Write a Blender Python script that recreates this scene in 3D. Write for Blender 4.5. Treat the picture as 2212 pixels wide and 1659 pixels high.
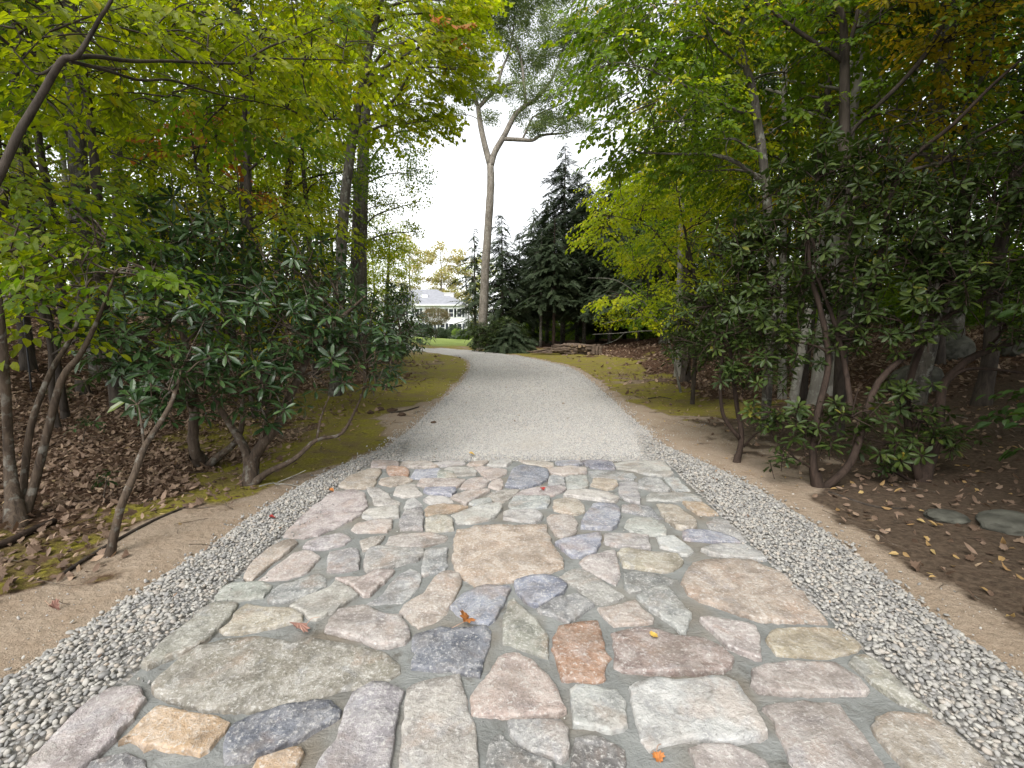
import bpy, math, random
import numpy as np
from mathutils import Vector, Matrix, Euler, noise as mnoise

scene = bpy.context.scene
for o in list(bpy.data.objects):
    bpy.data.objects.remove(o)
COL = scene.collection
PI = math.pi
random.seed(7)
RG = np.random.default_rng(11)

# ------------------------------------------------------------------ camera
TH = math.radians(7.35)
CH = 1.6
cam_d = bpy.data.cameras.new("camera")
cam = bpy.data.objects.new("camera", cam_d)
COL.objects.link(cam)
cam.location = (0, 0, CH)
cam.rotation_euler = (PI / 2 - TH, 0, 0)
cam_d.sensor_width = 36
cam_d.lens = 36 * 1000 / 2212
cam_d.clip_start = 0.05
cam_d.clip_end = 800
scene.camera = cam

# ------------------------------------------------------------------ world, sun, exposure
SUN_EL, SUN_ROT = math.radians(52), math.radians(205)
w = bpy.data.worlds.new("World")
scene.world = w
w.use_nodes = True
nt = w.node_tree
nt.nodes.clear()
sky = nt.nodes.new("ShaderNodeTexSky")
sky.sky_type = 'NISHITA'
sky.sun_disc = False
sky.sun_elevation = SUN_EL
sky.sun_rotation = SUN_ROT
sky.air_density = 1.0
sky.dust_density = 1.2
sky.ozone_density = 1.0
hs = nt.nodes.new("ShaderNodeHueSaturation")
hs.inputs['Saturation'].default_value = 0.12      # overcast: the cloud layer takes the blue out
bg = nt.nodes.new("ShaderNodeBackground")
bg.inputs['Strength'].default_value = 0.15
wo = nt.nodes.new("ShaderNodeOutputWorld")
nt.links.new(sky.outputs[0], hs.inputs['Color'])
nt.links.new(hs.outputs[0], bg.inputs['Color'])
nt.links.new(bg.outputs[0], wo.inputs['Surface'])

sun_d = bpy.data.lights.new("sun", 'SUN')
sun_d.energy = 1.3
sun_d.angle = math.radians(35)
sun_d.color = (1.0, 0.965, 0.92)
sun = bpy.data.objects.new("sun", sun_d)
COL.objects.link(sun)
sd = Vector((math.sin(SUN_ROT) * math.cos(SUN_EL), math.cos(SUN_ROT) * math.cos(SUN_EL), math.sin(SUN_EL)))
sun.rotation_euler = sd.to_track_quat('Z', 'Y').to_euler()
sun.location = (0, -5, 30)

vs = scene.view_settings
vs.view_transform = 'Standard'
vs.look = 'None'
vs.gamma = 1
vs.use_curve_mapping = False
vs.exposure = 1.45
scene.cycles.use_denoising = True
scene.cycles.max_bounces = 8
scene.cycles.diffuse_bounces = 4
scene.cycles.transmission_bounces = 6
scene.cycles.glossy_bounces = 2

# ------------------------------------------------------------------ survey helpers (sight lines -> metres)
def ray(u, v):
    x = (u - 1106) / 1000
    y = (829.5 - v) / 1000
    return Vector((x, math.cos(TH) + y * math.sin(TH), -math.sin(TH) + y * math.cos(TH)))

def P(u, v, Y):
    d = ray(u, v)
    t = Y / d.y
    return Vector((d.x * t, Y, CH + d.z * t))

def sstep(a, b, x):
    t = np.clip((np.asarray(x, float) - a) / (b - a), 0, 1)
    return t * t * (3 - 2 * t)

def tz(x, y):
    x = np.asarray(x, float); y = np.asarray(y, float)
    z = -1.0 * sstep(40, 80, y)
    z = z + 2.1 * sstep(-3.4, -16, x) * sstep(1.5, 7, y) * (1 - 0.75 * sstep(24, 40, y))
    z = z + 1.5 * sstep(3.8, 15, x) * sstep(1.0, 6, y) * (1 - 0.8 * sstep(26, 45, y))
    amp = 0.05 * np.clip((np.abs(x - 0.1) - 2.6) / 1.5, 0, 1)
    z = z + amp * (np.sin(x * 1.7 + y * 0.6) + np.sin(y * 1.3 - x * 0.8 + 1.0) * 0.8)
    return z

def tzf(x, y):
    return float(tz(x, y))

def G(u, v):
    d = ray(u, v)
    t = 1.0
    prev = 0.5
    # march to the terrain
    tt = 0.5
    while tt < 150:
        p = (d.x * tt, d.y * tt, CH + d.z * tt)
        if p[2] < tzf(p[0], p[1]):
            break
        prev = tt
        tt *= 1.02
    a, b = prev, tt
    for _ in range(18):
        m = (a + b) / 2
        if CH + d.z * m < tzf(d.x * m, d.y * m):
            b = m
        else:
            a = m
    return Vector((d.x * b, d.y * b, CH + d.z * b))

def vnoise(x, y, s=1.0, seed=0):
    x = np.asarray(x, float) * s + seed * 17.3
    y = np.asarray(y, float) * s - seed * 9.7
    xi = np.floor(x).astype(np.int64); yi = np.floor(y).astype(np.int64)
    fx = x - xi; fy = y - yi
    fx = fx * fx * (3 - 2 * fx); fy = fy * fy * (3 - 2 * fy)
    def h(a, b):
        n = (a * 374761393 + b * 668265263 + seed * 1442695) & 0xffffffff
        n = ((n ^ (n >> 13)) * 1274126177) & 0xffffffff
        return ((n ^ (n >> 16)) & 0xffff) / 65535.0
    return (h(xi, yi) * (1 - fx) + h(xi + 1, yi) * fx) * (1 - fy) + (h(xi, yi + 1) * (1 - fx) + h(xi + 1, yi + 1) * fx) * fy

def fbm(x, y, s=1.0, seed=0, o=3):
    r = 0; a = 0.5; t = 0
    for k in range(o):
        r = r + a * vnoise(x, y, s * 2 ** k, seed + k); t += a; a *= 0.5
    return r / t

# ------------------------------------------------------------------ object helpers
def tag(o, label=None, cat=None, group=None, kind=None):
    if label: o["label"] = label
    if cat: o["category"] = cat
    if group: o["group"] = group
    if kind: o["kind"] = kind
    return o

def empty(name, loc, label, cat, group=None):
    o = bpy.data.objects.new(name, None)
    o.empty_display_size = 0.2
    o.location = loc
    COL.objects.link(o)
    return tag(o, label, cat, group)

class MB:
    """collects shapes for ONE mesh"""
    def __init__(s):
        s.v = []; s.f = []; s.m = []; s.a = []
    def add(s, v, f, mi=0, a=0.0):
        n = len(s.v)
        s.v.extend(tuple(map(float, p)) for p in v)
        s.f.extend(tuple(i + n for i in q) for q in f)
        s.m.extend([mi] * len(f)); s.a.extend([a] * len(f))
    def tube(s, pts, rad, n=8, mi=0, cap=True, rough=0.0, smooth=True):
        pts = [Vector(p) for p in pts]
        if smooth and len(pts) > 2:
            pts, rad = catmull(pts, rad, 4)
        N = len(pts)
        up = Vector((0.31, 0.17, 0.93)).normalized()
        V = []
        prev = None
        for i in range(N):
            d = (pts[min(i + 1, N - 1)] - pts[max(i - 1, 0)])
            if d.length < 1e-9: d = Vector((0, 0, 1))
            d.normalize()
            if prev is None:
                a = d.cross(up)
                if a.length < .05: a = d.cross(Vector((1, 0, 0)))
            else:
                a = prev - d * prev.dot(d)
                if a.length < 1e-6: a = d.cross(up)
            a.normalize(); prev = a
            b = d.cross(a)
            for k in range(n):
                t = 2 * PI * k / n
                r = rad[i] * (1 + rough * (mnoise.noise(pts[i] * 3 / max(rad[i], .03) * .1 + Vector((math.cos(t), math.sin(t), i * .37))) ))
                V.append(pts[i] + (a * math.cos(t) + b * math.sin(t)) * r)
        F = []
        for i in range(N - 1):
            for k in range(n):
                k2 = (k + 1) % n
                F.append((i * n + k, i * n + k2, (i + 1) * n + k2, (i + 1) * n + k))
        if cap:
            F.append(tuple(range(n - 1, -1, -1)))
            F.append(tuple((N - 1) * n + k for k in range(n)))
        s.add(V, F, mi)
    def box(s, lo, hi, mi=0):
        x0, y0, z0 = lo; x1, y1, z1 = hi
        s.add([(x0, y0, z0), (x1, y0, z0), (x1, y1, z0), (x0, y1, z0), (x0, y0, z1), (x1, y0, z1), (x1, y1, z1), (x0, y1, z1)],
              [(0, 3, 2, 1), (4, 5, 6, 7), (0, 1, 5, 4), (1, 2, 6, 5), (2, 3, 7, 6), (3, 0, 4, 7)], mi)
    def mesh(s, name, mats, smooth=False):
        me = bpy.data.meshes.new(name)
        me.from_pydata(s.v, [], s.f)
        for m in (mats if isinstance(mats, (list, tuple)) else [mats]):
            me.materials.append(m)
        if any(s.m):
            me.polygons.foreach_set("material_index", s.m)
        if any(s.a):
            at = me.attributes.new("lv", 'FLOAT', 'FACE')
            at.data.foreach_set("value", s.a)
        if smooth:
            me.polygons.foreach_set("use_smooth", [True] * len(s.f))
        me.update()
        return me
    def build(s, name, mats, parent=None, smooth=False, origin=None):
        if origin is not None:
            o0 = Vector(origin)
            s.v = [tuple(Vector(p) - o0) for p in s.v]
        me = s.mesh(name, mats, smooth)
        o = bpy.data.objects.new(name, me)
        COL.objects.link(o)
        if origin is not None:
            o.location = origin
        if parent is not None:
            o.parent = parent
            o.matrix_parent_inverse = Matrix.Translation(-parent.location) if parent.parent is None else Matrix.Identity(4)
        return o

def catmull(pts, rad, sub):
    P_ = [pts[0] * 2 - pts[1]] + list(pts) + [pts[-1] * 2 - pts[-2]]
    op, orr = [], []
    for i in range(1, len(P_) - 2):
        p0, p1, p2, p3 = P_[i - 1:i + 3]
        for k in range(sub):
            t = k / sub
            op.append(0.5 * ((2 * p1) + (p2 - p0) * t + (2 * p0 - 5 * p1 + 4 * p2 - p3) * t * t + (3 * p1 - p0 - 3 * p2 + p3) * t ** 3))
            orr.append(rad[i - 1] * (1 - t) + rad[i] * t)
    op.append(pts[-1]); orr.append(rad[-1])
    return op, orr

# ------------------------------------------------------------------ materials
def newmat(name):
    m = bpy.data.materials.new(name)
    m.use_nodes = True
    t = m.node_tree
    t.nodes.clear()
    return m, t, t.nodes, t.links

def N(t, typ, **kw):
    n = t.nodes.new(typ)
    for k, v in kw.items():
        if k in n.inputs:
            n.inputs[k].default_value = v
        else:
            setattr(n, k, v)
    return n

def ramp(t, stops, src, interp='LINEAR'):
    r = t.nodes.new("ShaderNodeValToRGB")
    r.color_ramp.interpolation = interp
    el = r.color_ramp.elements
    while len(el) > 1: el.remove(el[-1])
    el[0].position = stops[0][0]; el[0].color = (*stops[0][1], 1)
    for p, c in stops[1:]:
        e = el.new(p); e.color = (*c, 1)
    t.links.new(src, r.inputs[0])
    return r.outputs[0]

def mathn(t, op, a, b=None, c=None):
    n = t.nodes.new("ShaderNodeMath"); n.operation = op
    for i, q in enumerate((a, b, c)):
        if q is None: continue
        if isinstance(q, (int, float)): n.inputs[i].default_value = q
        else: t.links.new(q, n.inputs[i])
    return n.outputs[0]

def mix(t, fac, a, b, mode='MIX'):
    n = t.nodes.new("ShaderNodeMix"); n.data_type = 'RGBA'; n.blend_type = mode
    for s_, q in ((n.inputs[0], fac), (n.inputs[6], a), (n.inputs[7], b)):
        if isinstance(q, (int, float)): s_.default_value = q
        elif isinstance(q, tuple): s_.default_value = (*q, 1)
        else: t.links.new(q, s_)
    return n.outputs[2]

def noise_tex(t, vec, scale, detail=4, rough=.55, dist=0.0):
    n = t.nodes.new("ShaderNodeTexNoise")
    n.inputs['Scale'].default_value = scale; n.inputs['Detail'].default_value = detail
    n.inputs['Roughness'].default_value = rough; n.inputs['Distortion'].default_value = dist
    if vec is not None: t.links.new(vec, n.inputs['Vector'])
    return n

def bump(t, h, strength, dist, normal=None):
    b = t.nodes.new("ShaderNodeBump")
    b.inputs['Strength'].default_value = strength; b.inputs['Distance'].default_value = dist
    t.links.new(h, b.inputs['Height'])
    if normal is not None: t.links.new(normal, b.inputs['Normal'])
    return b.outputs[0]

def finish(t, color, rough=.8, normal=None, spec=.3):
    p = t.nodes.new("ShaderNodeBsdfPrincipled")
    if isinstance(color, tuple): p.inputs['Base Color'].default_value = (*color, 1)
    else: t.links.new(color, p.inputs['Base Color'])
    if isinstance(rough, (int, float)): p.inputs['Roughness'].default_value = rough
    else: t.links.new(rough, p.inputs['Roughness'])
    p.inputs['Specular IOR Level'].default_value = spec
    if normal is not None: t.links.new(normal, p.inputs['Normal'])
    o = t.nodes.new("ShaderNodeOutputMaterial")
    t.links.new(p.outputs[0], o.inputs['Surface'])
    return p

def leaf_mat(name, stops, trans=.4, tcol=(1.5, 1.7, .6), rough=.5, spec=.35):
    m, t, n, l = newmat(name)
    oi = N(t, "ShaderNodeObjectInfo")
    at = N(t, "ShaderNodeAttribute", attribute_name="lv")
    r = mathn(t, 'ADD', mathn(t, 'MULTIPLY', oi.outputs['Random'], .55), mathn(t, 'MULTIPLY', at.outputs['Fac'], .45))
    c = ramp(t, stops, r)
    p = n.new("ShaderNodeBsdfPrincipled")
    l.new(c, p.inputs['Base Color'])
    p.inputs['Roughness'].default_value = rough
    p.inputs['Specular IOR Level'].default_value = spec
    o = n.new("ShaderNodeOutputMaterial")
    if trans > 0:
        tr = n.new("ShaderNodeBsdfTranslucent")
        l.new(mix(t, 1.0, c, tcol, 'MULTIPLY'), tr.inputs['Color'])
        ms = n.new("ShaderNodeMixShader")
        ms.inputs[0].default_value = trans
        l.new(p.outputs[0], ms.inputs[1]); l.new(tr.outputs[0], ms.inputs[2])
        l.new(ms.outputs[0], o.inputs['Surface'])
    else:
        l.new(p.outputs[0], o.inputs['Surface'])
    return m

def bark_mat(name, c1, c2, scale=9, moss=0.0, st=.5, lich=0.0):
    m, t, n, l = newmat(name)
    g = N(t, "ShaderNodeNewGeometry")
    mp = N(t, "ShaderNodeMapping"); mp.inputs['Scale'].default_value = (1, 1, .22)
    l.new(g.outputs['Position'], mp.inputs['Vector'])
    a = noise_tex(t, mp.outputs[0], scale * 2.2, 6, .65, .6)
    b = noise_tex(t, g.outputs['Position'], 2.5, 3)
    f = mathn(t, 'ADD', mathn(t, 'MULTIPLY', a.outputs[0], .7), mathn(t, 'MULTIPLY', b.outputs[0], .3))
    c = ramp(t, [(.35, c1), (.62, c2)], f)
    if lich:
        q = noise_tex(t, g.outputs['Position'], 11, 4, .6)
        c = mix(t, ramp(t, [(.55, (0, 0, 0)), (.63, (lich,) * 3)], q.outputs[0]), c, (.42, .43, .38))
    if moss:
        q = noise_tex(t, g.outputs['Position'], 5, 4)
        c = mix(t, ramp(t, [(.5, (0, 0, 0)), (.65, (moss,) * 3)], q.outputs[0]), c, (.06, .075, .02))
    finish(t, c, .85, bump(t, a.outputs[0], st, .02), .2)
    return m

M = {}
M['bark_grey'] = bark_mat('bark_grey', (.028, .024, .02), (.13, .115, .096), 8, .2, .8, .3)
M['bark_dark'] = bark_mat('bark_dark', (.02, .016, .013), (.075, .06, .048), 8)
M['bark_pale'] = bark_mat('bark_pale', (.18, .165, .14), (.42, .40, .35), 5, 0, .25, .4)
M['bark_beech'] = bark_mat('bark_beech', (.13, .12, .10), (.27, .255, .22), 4, 0, .2, .3)
M['bark_shrub'] = bark_mat('bark_shrub', (.032, .023, .017), (.105, .077, .055), 14, 0, .6, .2)
M['bark_red'] = bark_mat('bark_red', (.018, .012, .009), (.055, .037, .028), 12)
M['bark_tall'] = bark_mat('bark_tall', (.09, .078, .062), (.24, .21, .175), 5, 0, .5, .3)

M['leaf_yg'] = leaf_mat('leaf_yellow_green', [(0, (.11, .15, .010)), (.45, (.21, .25, .012)), (.8, (.30, .31, .014)), (.97, (.42, .32, .016))], .62, (1.5, 1.6, .4))
M['leaf_g'] = leaf_mat('leaf_green', [(0, (.05, .10, .010)), (.5, (.11, .175, .012)), (.85, (.18, .23, .014)), (1, (.27, .26, .015))], .52, (1.5, 1.6, .5))
M['leaf_dk'] = leaf_mat('leaf_dark_green', [(0, (.018, .042, .009)), (.6, (.036, .07, .012)), (1, (.07, .10, .014))], .35)
M['leaf_br'] = leaf_mat('leaf_bright', [(0, (.20, .26, .012)), (.5, (.34, .39, .016)), (.85, (.48, .45, .02)), (1, (.60, .44, .02))], .6, (1.4, 1.5, .4))
M['leaf_y'] = leaf_mat('leaf_golden', [(0, (.18, .19, .014)), (.5, (.42, .33, .018)), (1, (.58, .38, .02))], .55, (1.5, 1.4, .6))
M['leaf_or'] = leaf_mat('leaf_orange', [(0, (.20, .13, .03)), (.5, (.36, .15, .03)), (1, (.45, .12, .03))], .45, (1.4, 1.2, .7))
M['leaf_oak'] = leaf_mat('leaf_olive', [(0, (.08, .12, .04)), (.6, (.15, .19, .07)), (1, (.24, .25, .11))], .55, (1.3, 1.4, .9))
M['leaf_pale'] = leaf_mat('leaf_pale_autumn', [(0, (.26, .29, .10)), (.5, (.40, .37, .14)), (1, (.52, .37, .17))], .4, (1.3, 1.3, .9))
M['leaf_rh'] = leaf_mat('leaf_rhododendron', [(0, (.014, .034, .010)), (.5, (.028, .060, .017)), (.88, (.058, .105, .028)), (1, (.15, .16, .035))], .16, (1.2, 1.6, .5), .36, .6)
M['leaf_la'] = leaf_mat('leaf_laurel', [(0, (.018, .032, .007)), (.6, (.036, .058, .011)), (.93, (.07, .095, .016)), (1, (.30, .20, .02))], .2, (1.3, 1.6, .4), .5, .32)
M['needle'] = leaf_mat('needle_dark', [(0, (.018, .030, .013)), (.6, (.038, .056, .025)), (1, (.07, .09, .042))], .1, (1, 1.3, .7), .6, .2)
M['needle_b'] = leaf_mat('needle_blue_green', [(0, (.035, .052, .026)), (1, (.07, .092, .046))], .1, (1, 1.2, .8), .6, .2)
M['leaf_red'] = leaf_mat('leaf_red_bronze', [(0, (.07, .10, .03)), (.5, (.14, .13, .055)), (1, (.26, .15, .10))], .35, (1.3, 1.2, .9))
M['dead_leaf'] = leaf_mat('dead_leaf', [(0, (.055, .036, .025)), (.3, (.135, .088, .06)), (.6, (.225, .155, .11)), (.8, (.32, .225, .155)), (.93, (.40, .29, .19)), (1, (.52, .40, .17))], .12, (1.2, 1, .8), .6, .2)
M['dead_leaf_y'] = leaf_mat('dead_leaf_tan', [(0, (.22, .13, .06)), (.5, (.36, .24, .10)), (1, (.48, .36, .15))], .15, (1.2, 1.1, .8), .6, .2)
M['boxwood'] = leaf_mat('boxwood', [(0, (.02, .04, .014)), (1, (.045, .075, .02))], .1)
M['grass_blade'] = leaf_mat('grass_blade', [(0, (.10, .17, .03)), (1, (.22, .28, .07))], .3)

# ------------------------------------------------------------------ leaf and spray meshes
def blade(L, W, fold=.12, curl=.25, wpos=(.33, .70), wid=(.5, .42)):
    """8-vertex leaf along +x: midrib low, sides raised, tip curled down"""
    v = []
    for x in (0, wpos[0], wpos[1], 1.0):
        v.append((x * L, 0, -curl * L * x * x))
    for s in (1, -1):
        for x, wv in zip(wpos, wid):
            v.append((x * L, s * W * wv, fold * W - curl * L * x * x))
    f = [(0, 1, 4), (1, 2, 5, 4), (2, 3, 5), (0, 6, 1), (1, 6, 7, 2), (2, 7, 3)]
    return v, f

def toothed(L, W, fold, curl):
    """five-lobed maple leaf, 17 points round a raised centre"""
    R = [(.0, 0), (.10, .16), (.05, .42), (.24, .36), (.34, .62), (.46, .52), (.60, .66), (.60, .36), (.78, .32), (.74, .16), (1.0, 0)]
    top = [(x * L, y * W) for x, y in R]
    bot = [(x, -y) for x, y in top[-2:0:-1]]
    o = top + bot
    v = [(.45 * L, 0, -fold * W * .6)]
    for x, y in o:
        v.append((x, y, fold * abs(y) - curl * x * x / L))
    n = len(o)
    f = [(0, 1 + i, 1 + (i + 1) % n) for i in range(n)]
    return v, f

def place(vf, mat4):
    v, f = vf
    return [mat4 @ Vector(p) for p in v], f

def spray_broad(rng, n=14, L=.5, leaf=(.065, .09), wl=.62, twigr=.0035, droop=.12, tilt=.45, pend=.25):
    b = MB()
    pts = []
    yb = rng.uniform(-.1, .1)
    for i in range(5):
        t = i / 4
        pts.append(Vector((L * t, yb * L * math.sin(t * 3), -droop * L * t * t)))
    b.tube(pts, [twigr, twigr * .8, twigr * .65, twigr * .5, twigr * .3], 3, 1, cap=False, smooth=False)
    for i in range(n):
        t = .12 + .88 * (i + .5) / n
        k = min(int(t * 4), 3)
        p = pts[k].lerp(pts[k + 1], t * 4 - k)
        s = 1 if i % 2 else -1
        az = s * rng.uniform(.7, 1.25) * (1 - .55 * t)
        ll = rng.uniform(*leaf)
        e = Euler((rng.gauss(0, tilt), rng.uniform(0, pend * 2), az + rng.gauss(0, .25)), 'XYZ').to_matrix().to_4x4()
        off = Vector((math.cos(az), math.sin(az), 0)) * rng.uniform(.015, .06) + Vector((0, 0, rng.gauss(0, .02)))
        v, f = place(blade(ll, ll * wl, .15, rng.uniform(.05, .35)), Matrix.Translation(p + off) @ e)
        b.add(v, f, 0, rng.random())
    return b

def spray_maple(rng, n=9, L=.55):
    b = MB()
    pts = [Vector((L * i / 4, math.sin(i * .9) * .02, -.05 * (i / 4) ** 2)) for i in range(5)]
    b.tube(pts, [.004, .0035, .003, .002, .0015], 3, 1, cap=False, smooth=False)
    for i in range(n):
        t = .2 + .8 * (i + .5) / n
        p = Vector((L * t, 0, -.05 * t * t))
        s = 1 if i % 2 else -1
        az = s * rng.uniform(.6, 1.3) * (1 - .5 * t)
        ll = rng.uniform(.075, .11)
        e = Euler((rng.gauss(0, .35), rng.uniform(.05, .6), az), 'XYZ').to_matrix().to_4x4()
        off = Vector((math.cos(az), math.sin(az), -.1)) * rng.uniform(.02, .08)
        v, f = place(toothed(ll, ll, .12, rng.uniform(.05, .3)), Matrix.Translation(p + off) @ e)
        b.add(v, f, 0, rng.random())
    return b

def spray_clump(rng, n=16, R=.32, leaf=(.09, .14)):
    b = MB()
    for i in range(n):
        d = Vector((rng.gauss(0, 1), rng.gauss(0, 1), rng.gauss(0, .6)))
        d = d.normalized() * R * rng.random() ** .5
        ll = rng.uniform(*leaf)
        e = Euler((rng.gauss(0, .6), rng.uniform(-.2, .9), rng.uniform(0, 6.3)), 'XYZ').to_matrix().to_4x4()
        v = [Vector(q) for q in ((0, 0, 0), (.5 * ll, .3 * ll, .04 * ll), (ll, 0, -.15 * ll), (.5 * ll, -.3 * ll, .04 * ll))]
        M4 = Matrix.Translation(d) @ e
        b.add([M4 @ q for q in v], [(0, 2, 1), (0, 3, 2)], 0, rng.random())
    return b

def whorl(rng, n=9, leaf=(.12, .165), wl=.28, lift=(-.25, .25), curl=(.15, .4), up=2):
    b = MB()
    b.tube([(0, 0, -.14), (0, 0, -.05), (0, 0, .01)], [.004, .004, .005], 4, 1, cap=False, smooth=False)
    a0 = rng.uniform(0, 6.3)
    for i in range(n):
        az = a0 + i * 2.399 + rng.gauss(0, .12)
        ll = rng.uniform(*leaf)
        el = rng.uniform(*lift) - (.55 if i < up else 0)
        e = Euler((rng.gauss(0, .18), el, az), 'XYZ').to_matrix().to_4x4()
        v, f = place(blade(ll, ll * wl, .10, rng.uniform(*curl), (.4, .75), (.42, .46)), Matrix.Translation((0, 0, -.004 * i)) @ e @ Matrix.Translation((.012, 0, 0)))
        b.add(v, f, 0, rng.random())
    return b

def frond(rng, L=.62, pairs=11, w=.17):
    b = MB()
    b.tube([(0, 0, 0), (L * .5, 0, -.03), (L, 0, -.13)], [.006, .004, .002], 3, 1, cap=False, smooth=False)
    for i in range(pairs):
        t = (i + .5) / pairs
        x = L * t; z = -.13 * t * t
        for s in (1, -1):
            ln = w * (1 - .7 * t) * rng.uniform(.75, 1.2) + .03
            dx = ln * .55; dy = s * ln * .85; dz = -ln * rng.uniform(.1, .55)
            p0 = Vector((x, 0, z)); p1 = p0 + Vector((dx, dy, dz))
            wd = Vector((.016, -s * .008, rng.uniform(-.006, .006)))
            b.add([p0 - wd * .6, p0 + wd * .6, p0.lerp(p1, .55) + wd * 1.3, p1, p0.lerp(p1, .55) - wd * 1.3],
                  [(0, 1, 2, 4), (4, 2, 3)], 0, rng.random())
    return b

SPRAY = {}
def reg(kind, fn, nvar, mats):
    c = bpy.data.collections.new("spray_" + kind)
    mes = []
    for i in range(nvar):
        rng = random.Random(hash(kind) % 1000 if False else sum(map(ord, kind)) * 31 + i)
        me = fn(rng).mesh("spray_" + kind, mats)
        o = bpy.data.objects.new("spray_%s_%d" % (kind, i), me)
        c.objects.link(o)
        mes.append(me)
    SPRAY[kind] = (c, mes)

tw = M['bark_dark']
reg('yg', spray_broad, 4, [M['leaf_yg'], tw])
reg('g', lambda r: spray_broad(r, 15, .5, (.06, .095), .62), 4, [M['leaf_g'], tw])
reg('dk', lambda r: spray_broad(r, 14, .5, (.06, .095), .6), 4, [M['leaf_dk'], tw])
reg('br', lambda r: spray_broad(r, 13, .5, (.06, .09), .68), 4, [M['leaf_br'], tw])
reg('y', lambda r: spray_broad(r, 13, .5, (.06, .09), .62), 3, [M['leaf_y'], tw])
reg('or', lambda r: spray_maple(r), 3, [M['leaf_or'], tw])
reg('mp', lambda r: spray_maple(r), 4, [M['leaf_yg'], tw])
reg('mpb', lambda r: spray_maple(r), 4, [M['leaf_br'], tw])
reg('mpg', lambda r: spray_maple(r), 4, [M['leaf_g'], tw])
reg('oak', lambda r: spray_clump(r, 16, .34, (.10, .15)), 4, [M['leaf_oak'], tw])
reg('cg', lambda r: spray_clump(r, 18, .34, (.09, .14)), 4, [M['leaf_g'], tw])
reg('cyg', lambda r: spray_clump(r, 18, .34, (.09, .14)), 4, [M['leaf_yg'], tw])
reg('pale', lambda r: spray_clump(r, 16, .5, (.16, .26)), 4, [M['leaf_pale'], tw])
reg('rh', lambda r: whorl(r), 5, [M['leaf_rh'], M['bark_shrub']])
reg('la', lambda r: whorl(r, 11, (.075, .11), .34, (-.35, .4), (.05, .3), 3), 5, [M['leaf_la'], M['bark_red']])
reg('sp', lambda r: frond(r), 3, [M['needle'], tw])
reg('spb', lambda r: frond(r, .6, 11, .14), 3, [M['needle_b'], tw])
reg('red', lambda r: spray_clump(r, 18, .3, (.07, .12)), 3, [M['leaf_red'], tw])
reg('box', lambda r: spray_clump(r, 26, .16, (.035, .06)), 3, [M['boxwood'], tw])

def litter_leaf(rng):
    b = MB()
    ll = rng.uniform(.05, .085)
    v, f = toothed(ll, ll * rng.uniform(.6, .95), rng.uniform(-.5, .6), rng.uniform(-.6, .8)) if rng.random() < .5 else blade(ll * 1.1, ll * .6, rng.uniform(-.4, .5), rng.uniform(-.7, .8))
    b.add(v, f, 0, rng.random())
    return b
def twiglet(rng):
    b = MB(); L = rng.uniform(.12, .4)
    p = [Vector((L * i / 3, rng.gauss(0, .012), abs(rng.gauss(0, .006)))) for i in range(4)]
    b.tube(p, [.004, .0035, .003, .0015], 4, 0, cap=False, smooth=False)
    if rng.random() < .6:
        b.tube([p[1], p[1] + Vector((L * .25, rng.choice((-1, 1)) * L * .2, .01))], [.0025, .001], 3, 0, cap=False, smooth=False)
    return b
reg('twig', twiglet, 5, [M['bark_shrub']])
reg('dead', litter_leaf, 8, [M['dead_leaf']])
reg('deady', litter_leaf, 6, [M['dead_leaf_y']])

GNG = {}
def scatter_group(kind, coll):
    if kind in GNG: return GNG[kind]
    g = bpy.data.node_groups.new("scatter_" + kind, 'GeometryNodeTree')
    g.interface.new_socket("Geometry", in_out='INPUT', socket_type='NodeSocketGeometry')
    g.interface.new_socket("Geometry", in_out='OUTPUT', socket_type='NodeSocketGeometry')
    gi = g.nodes.new("NodeGroupInput"); go = g.nodes.new("NodeGroupOutput")
    ci = g.nodes.new("GeometryNodeCollectionInfo")
    ci.inputs['Collection'].default_value = coll
    ci.inputs['Separate Children'].default_value = True
    ci.inputs['Reset Children'].default_value = True
    ip = g.nodes.new("GeometryNodeInstanceOnPoints")
    ip.inputs['Pick Instance'].default_value = True
    def attr(nm, ty):
        a = g.nodes.new("GeometryNodeInputNamedAttribute")
        a.data_type = ty; a.inputs['Name'].default_value = nm
        return a.outputs['Attribute']
    e2r = g.nodes.new("FunctionNodeEulerToRotation")
    g.links.new(attr("rot", 'FLOAT_VECTOR'), e2r.inputs[0])
    g.links.new(gi.outputs[0], ip.inputs['Points'])
    g.links.new(ci.outputs[0], ip.inputs['Instance'])
    g.links.new(attr("idx", 'INT'), ip.inputs['Instance Index'])
    g.links.new(e2r.outputs[0], ip.inputs['Rotation'])
    g.links.new(attr("scl", 'FLOAT_VECTOR'), ip.inputs['Scale'])
    g.links.new(ip.outputs[0], go.inputs[0])
    GNG[kind] = g
    return g

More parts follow.
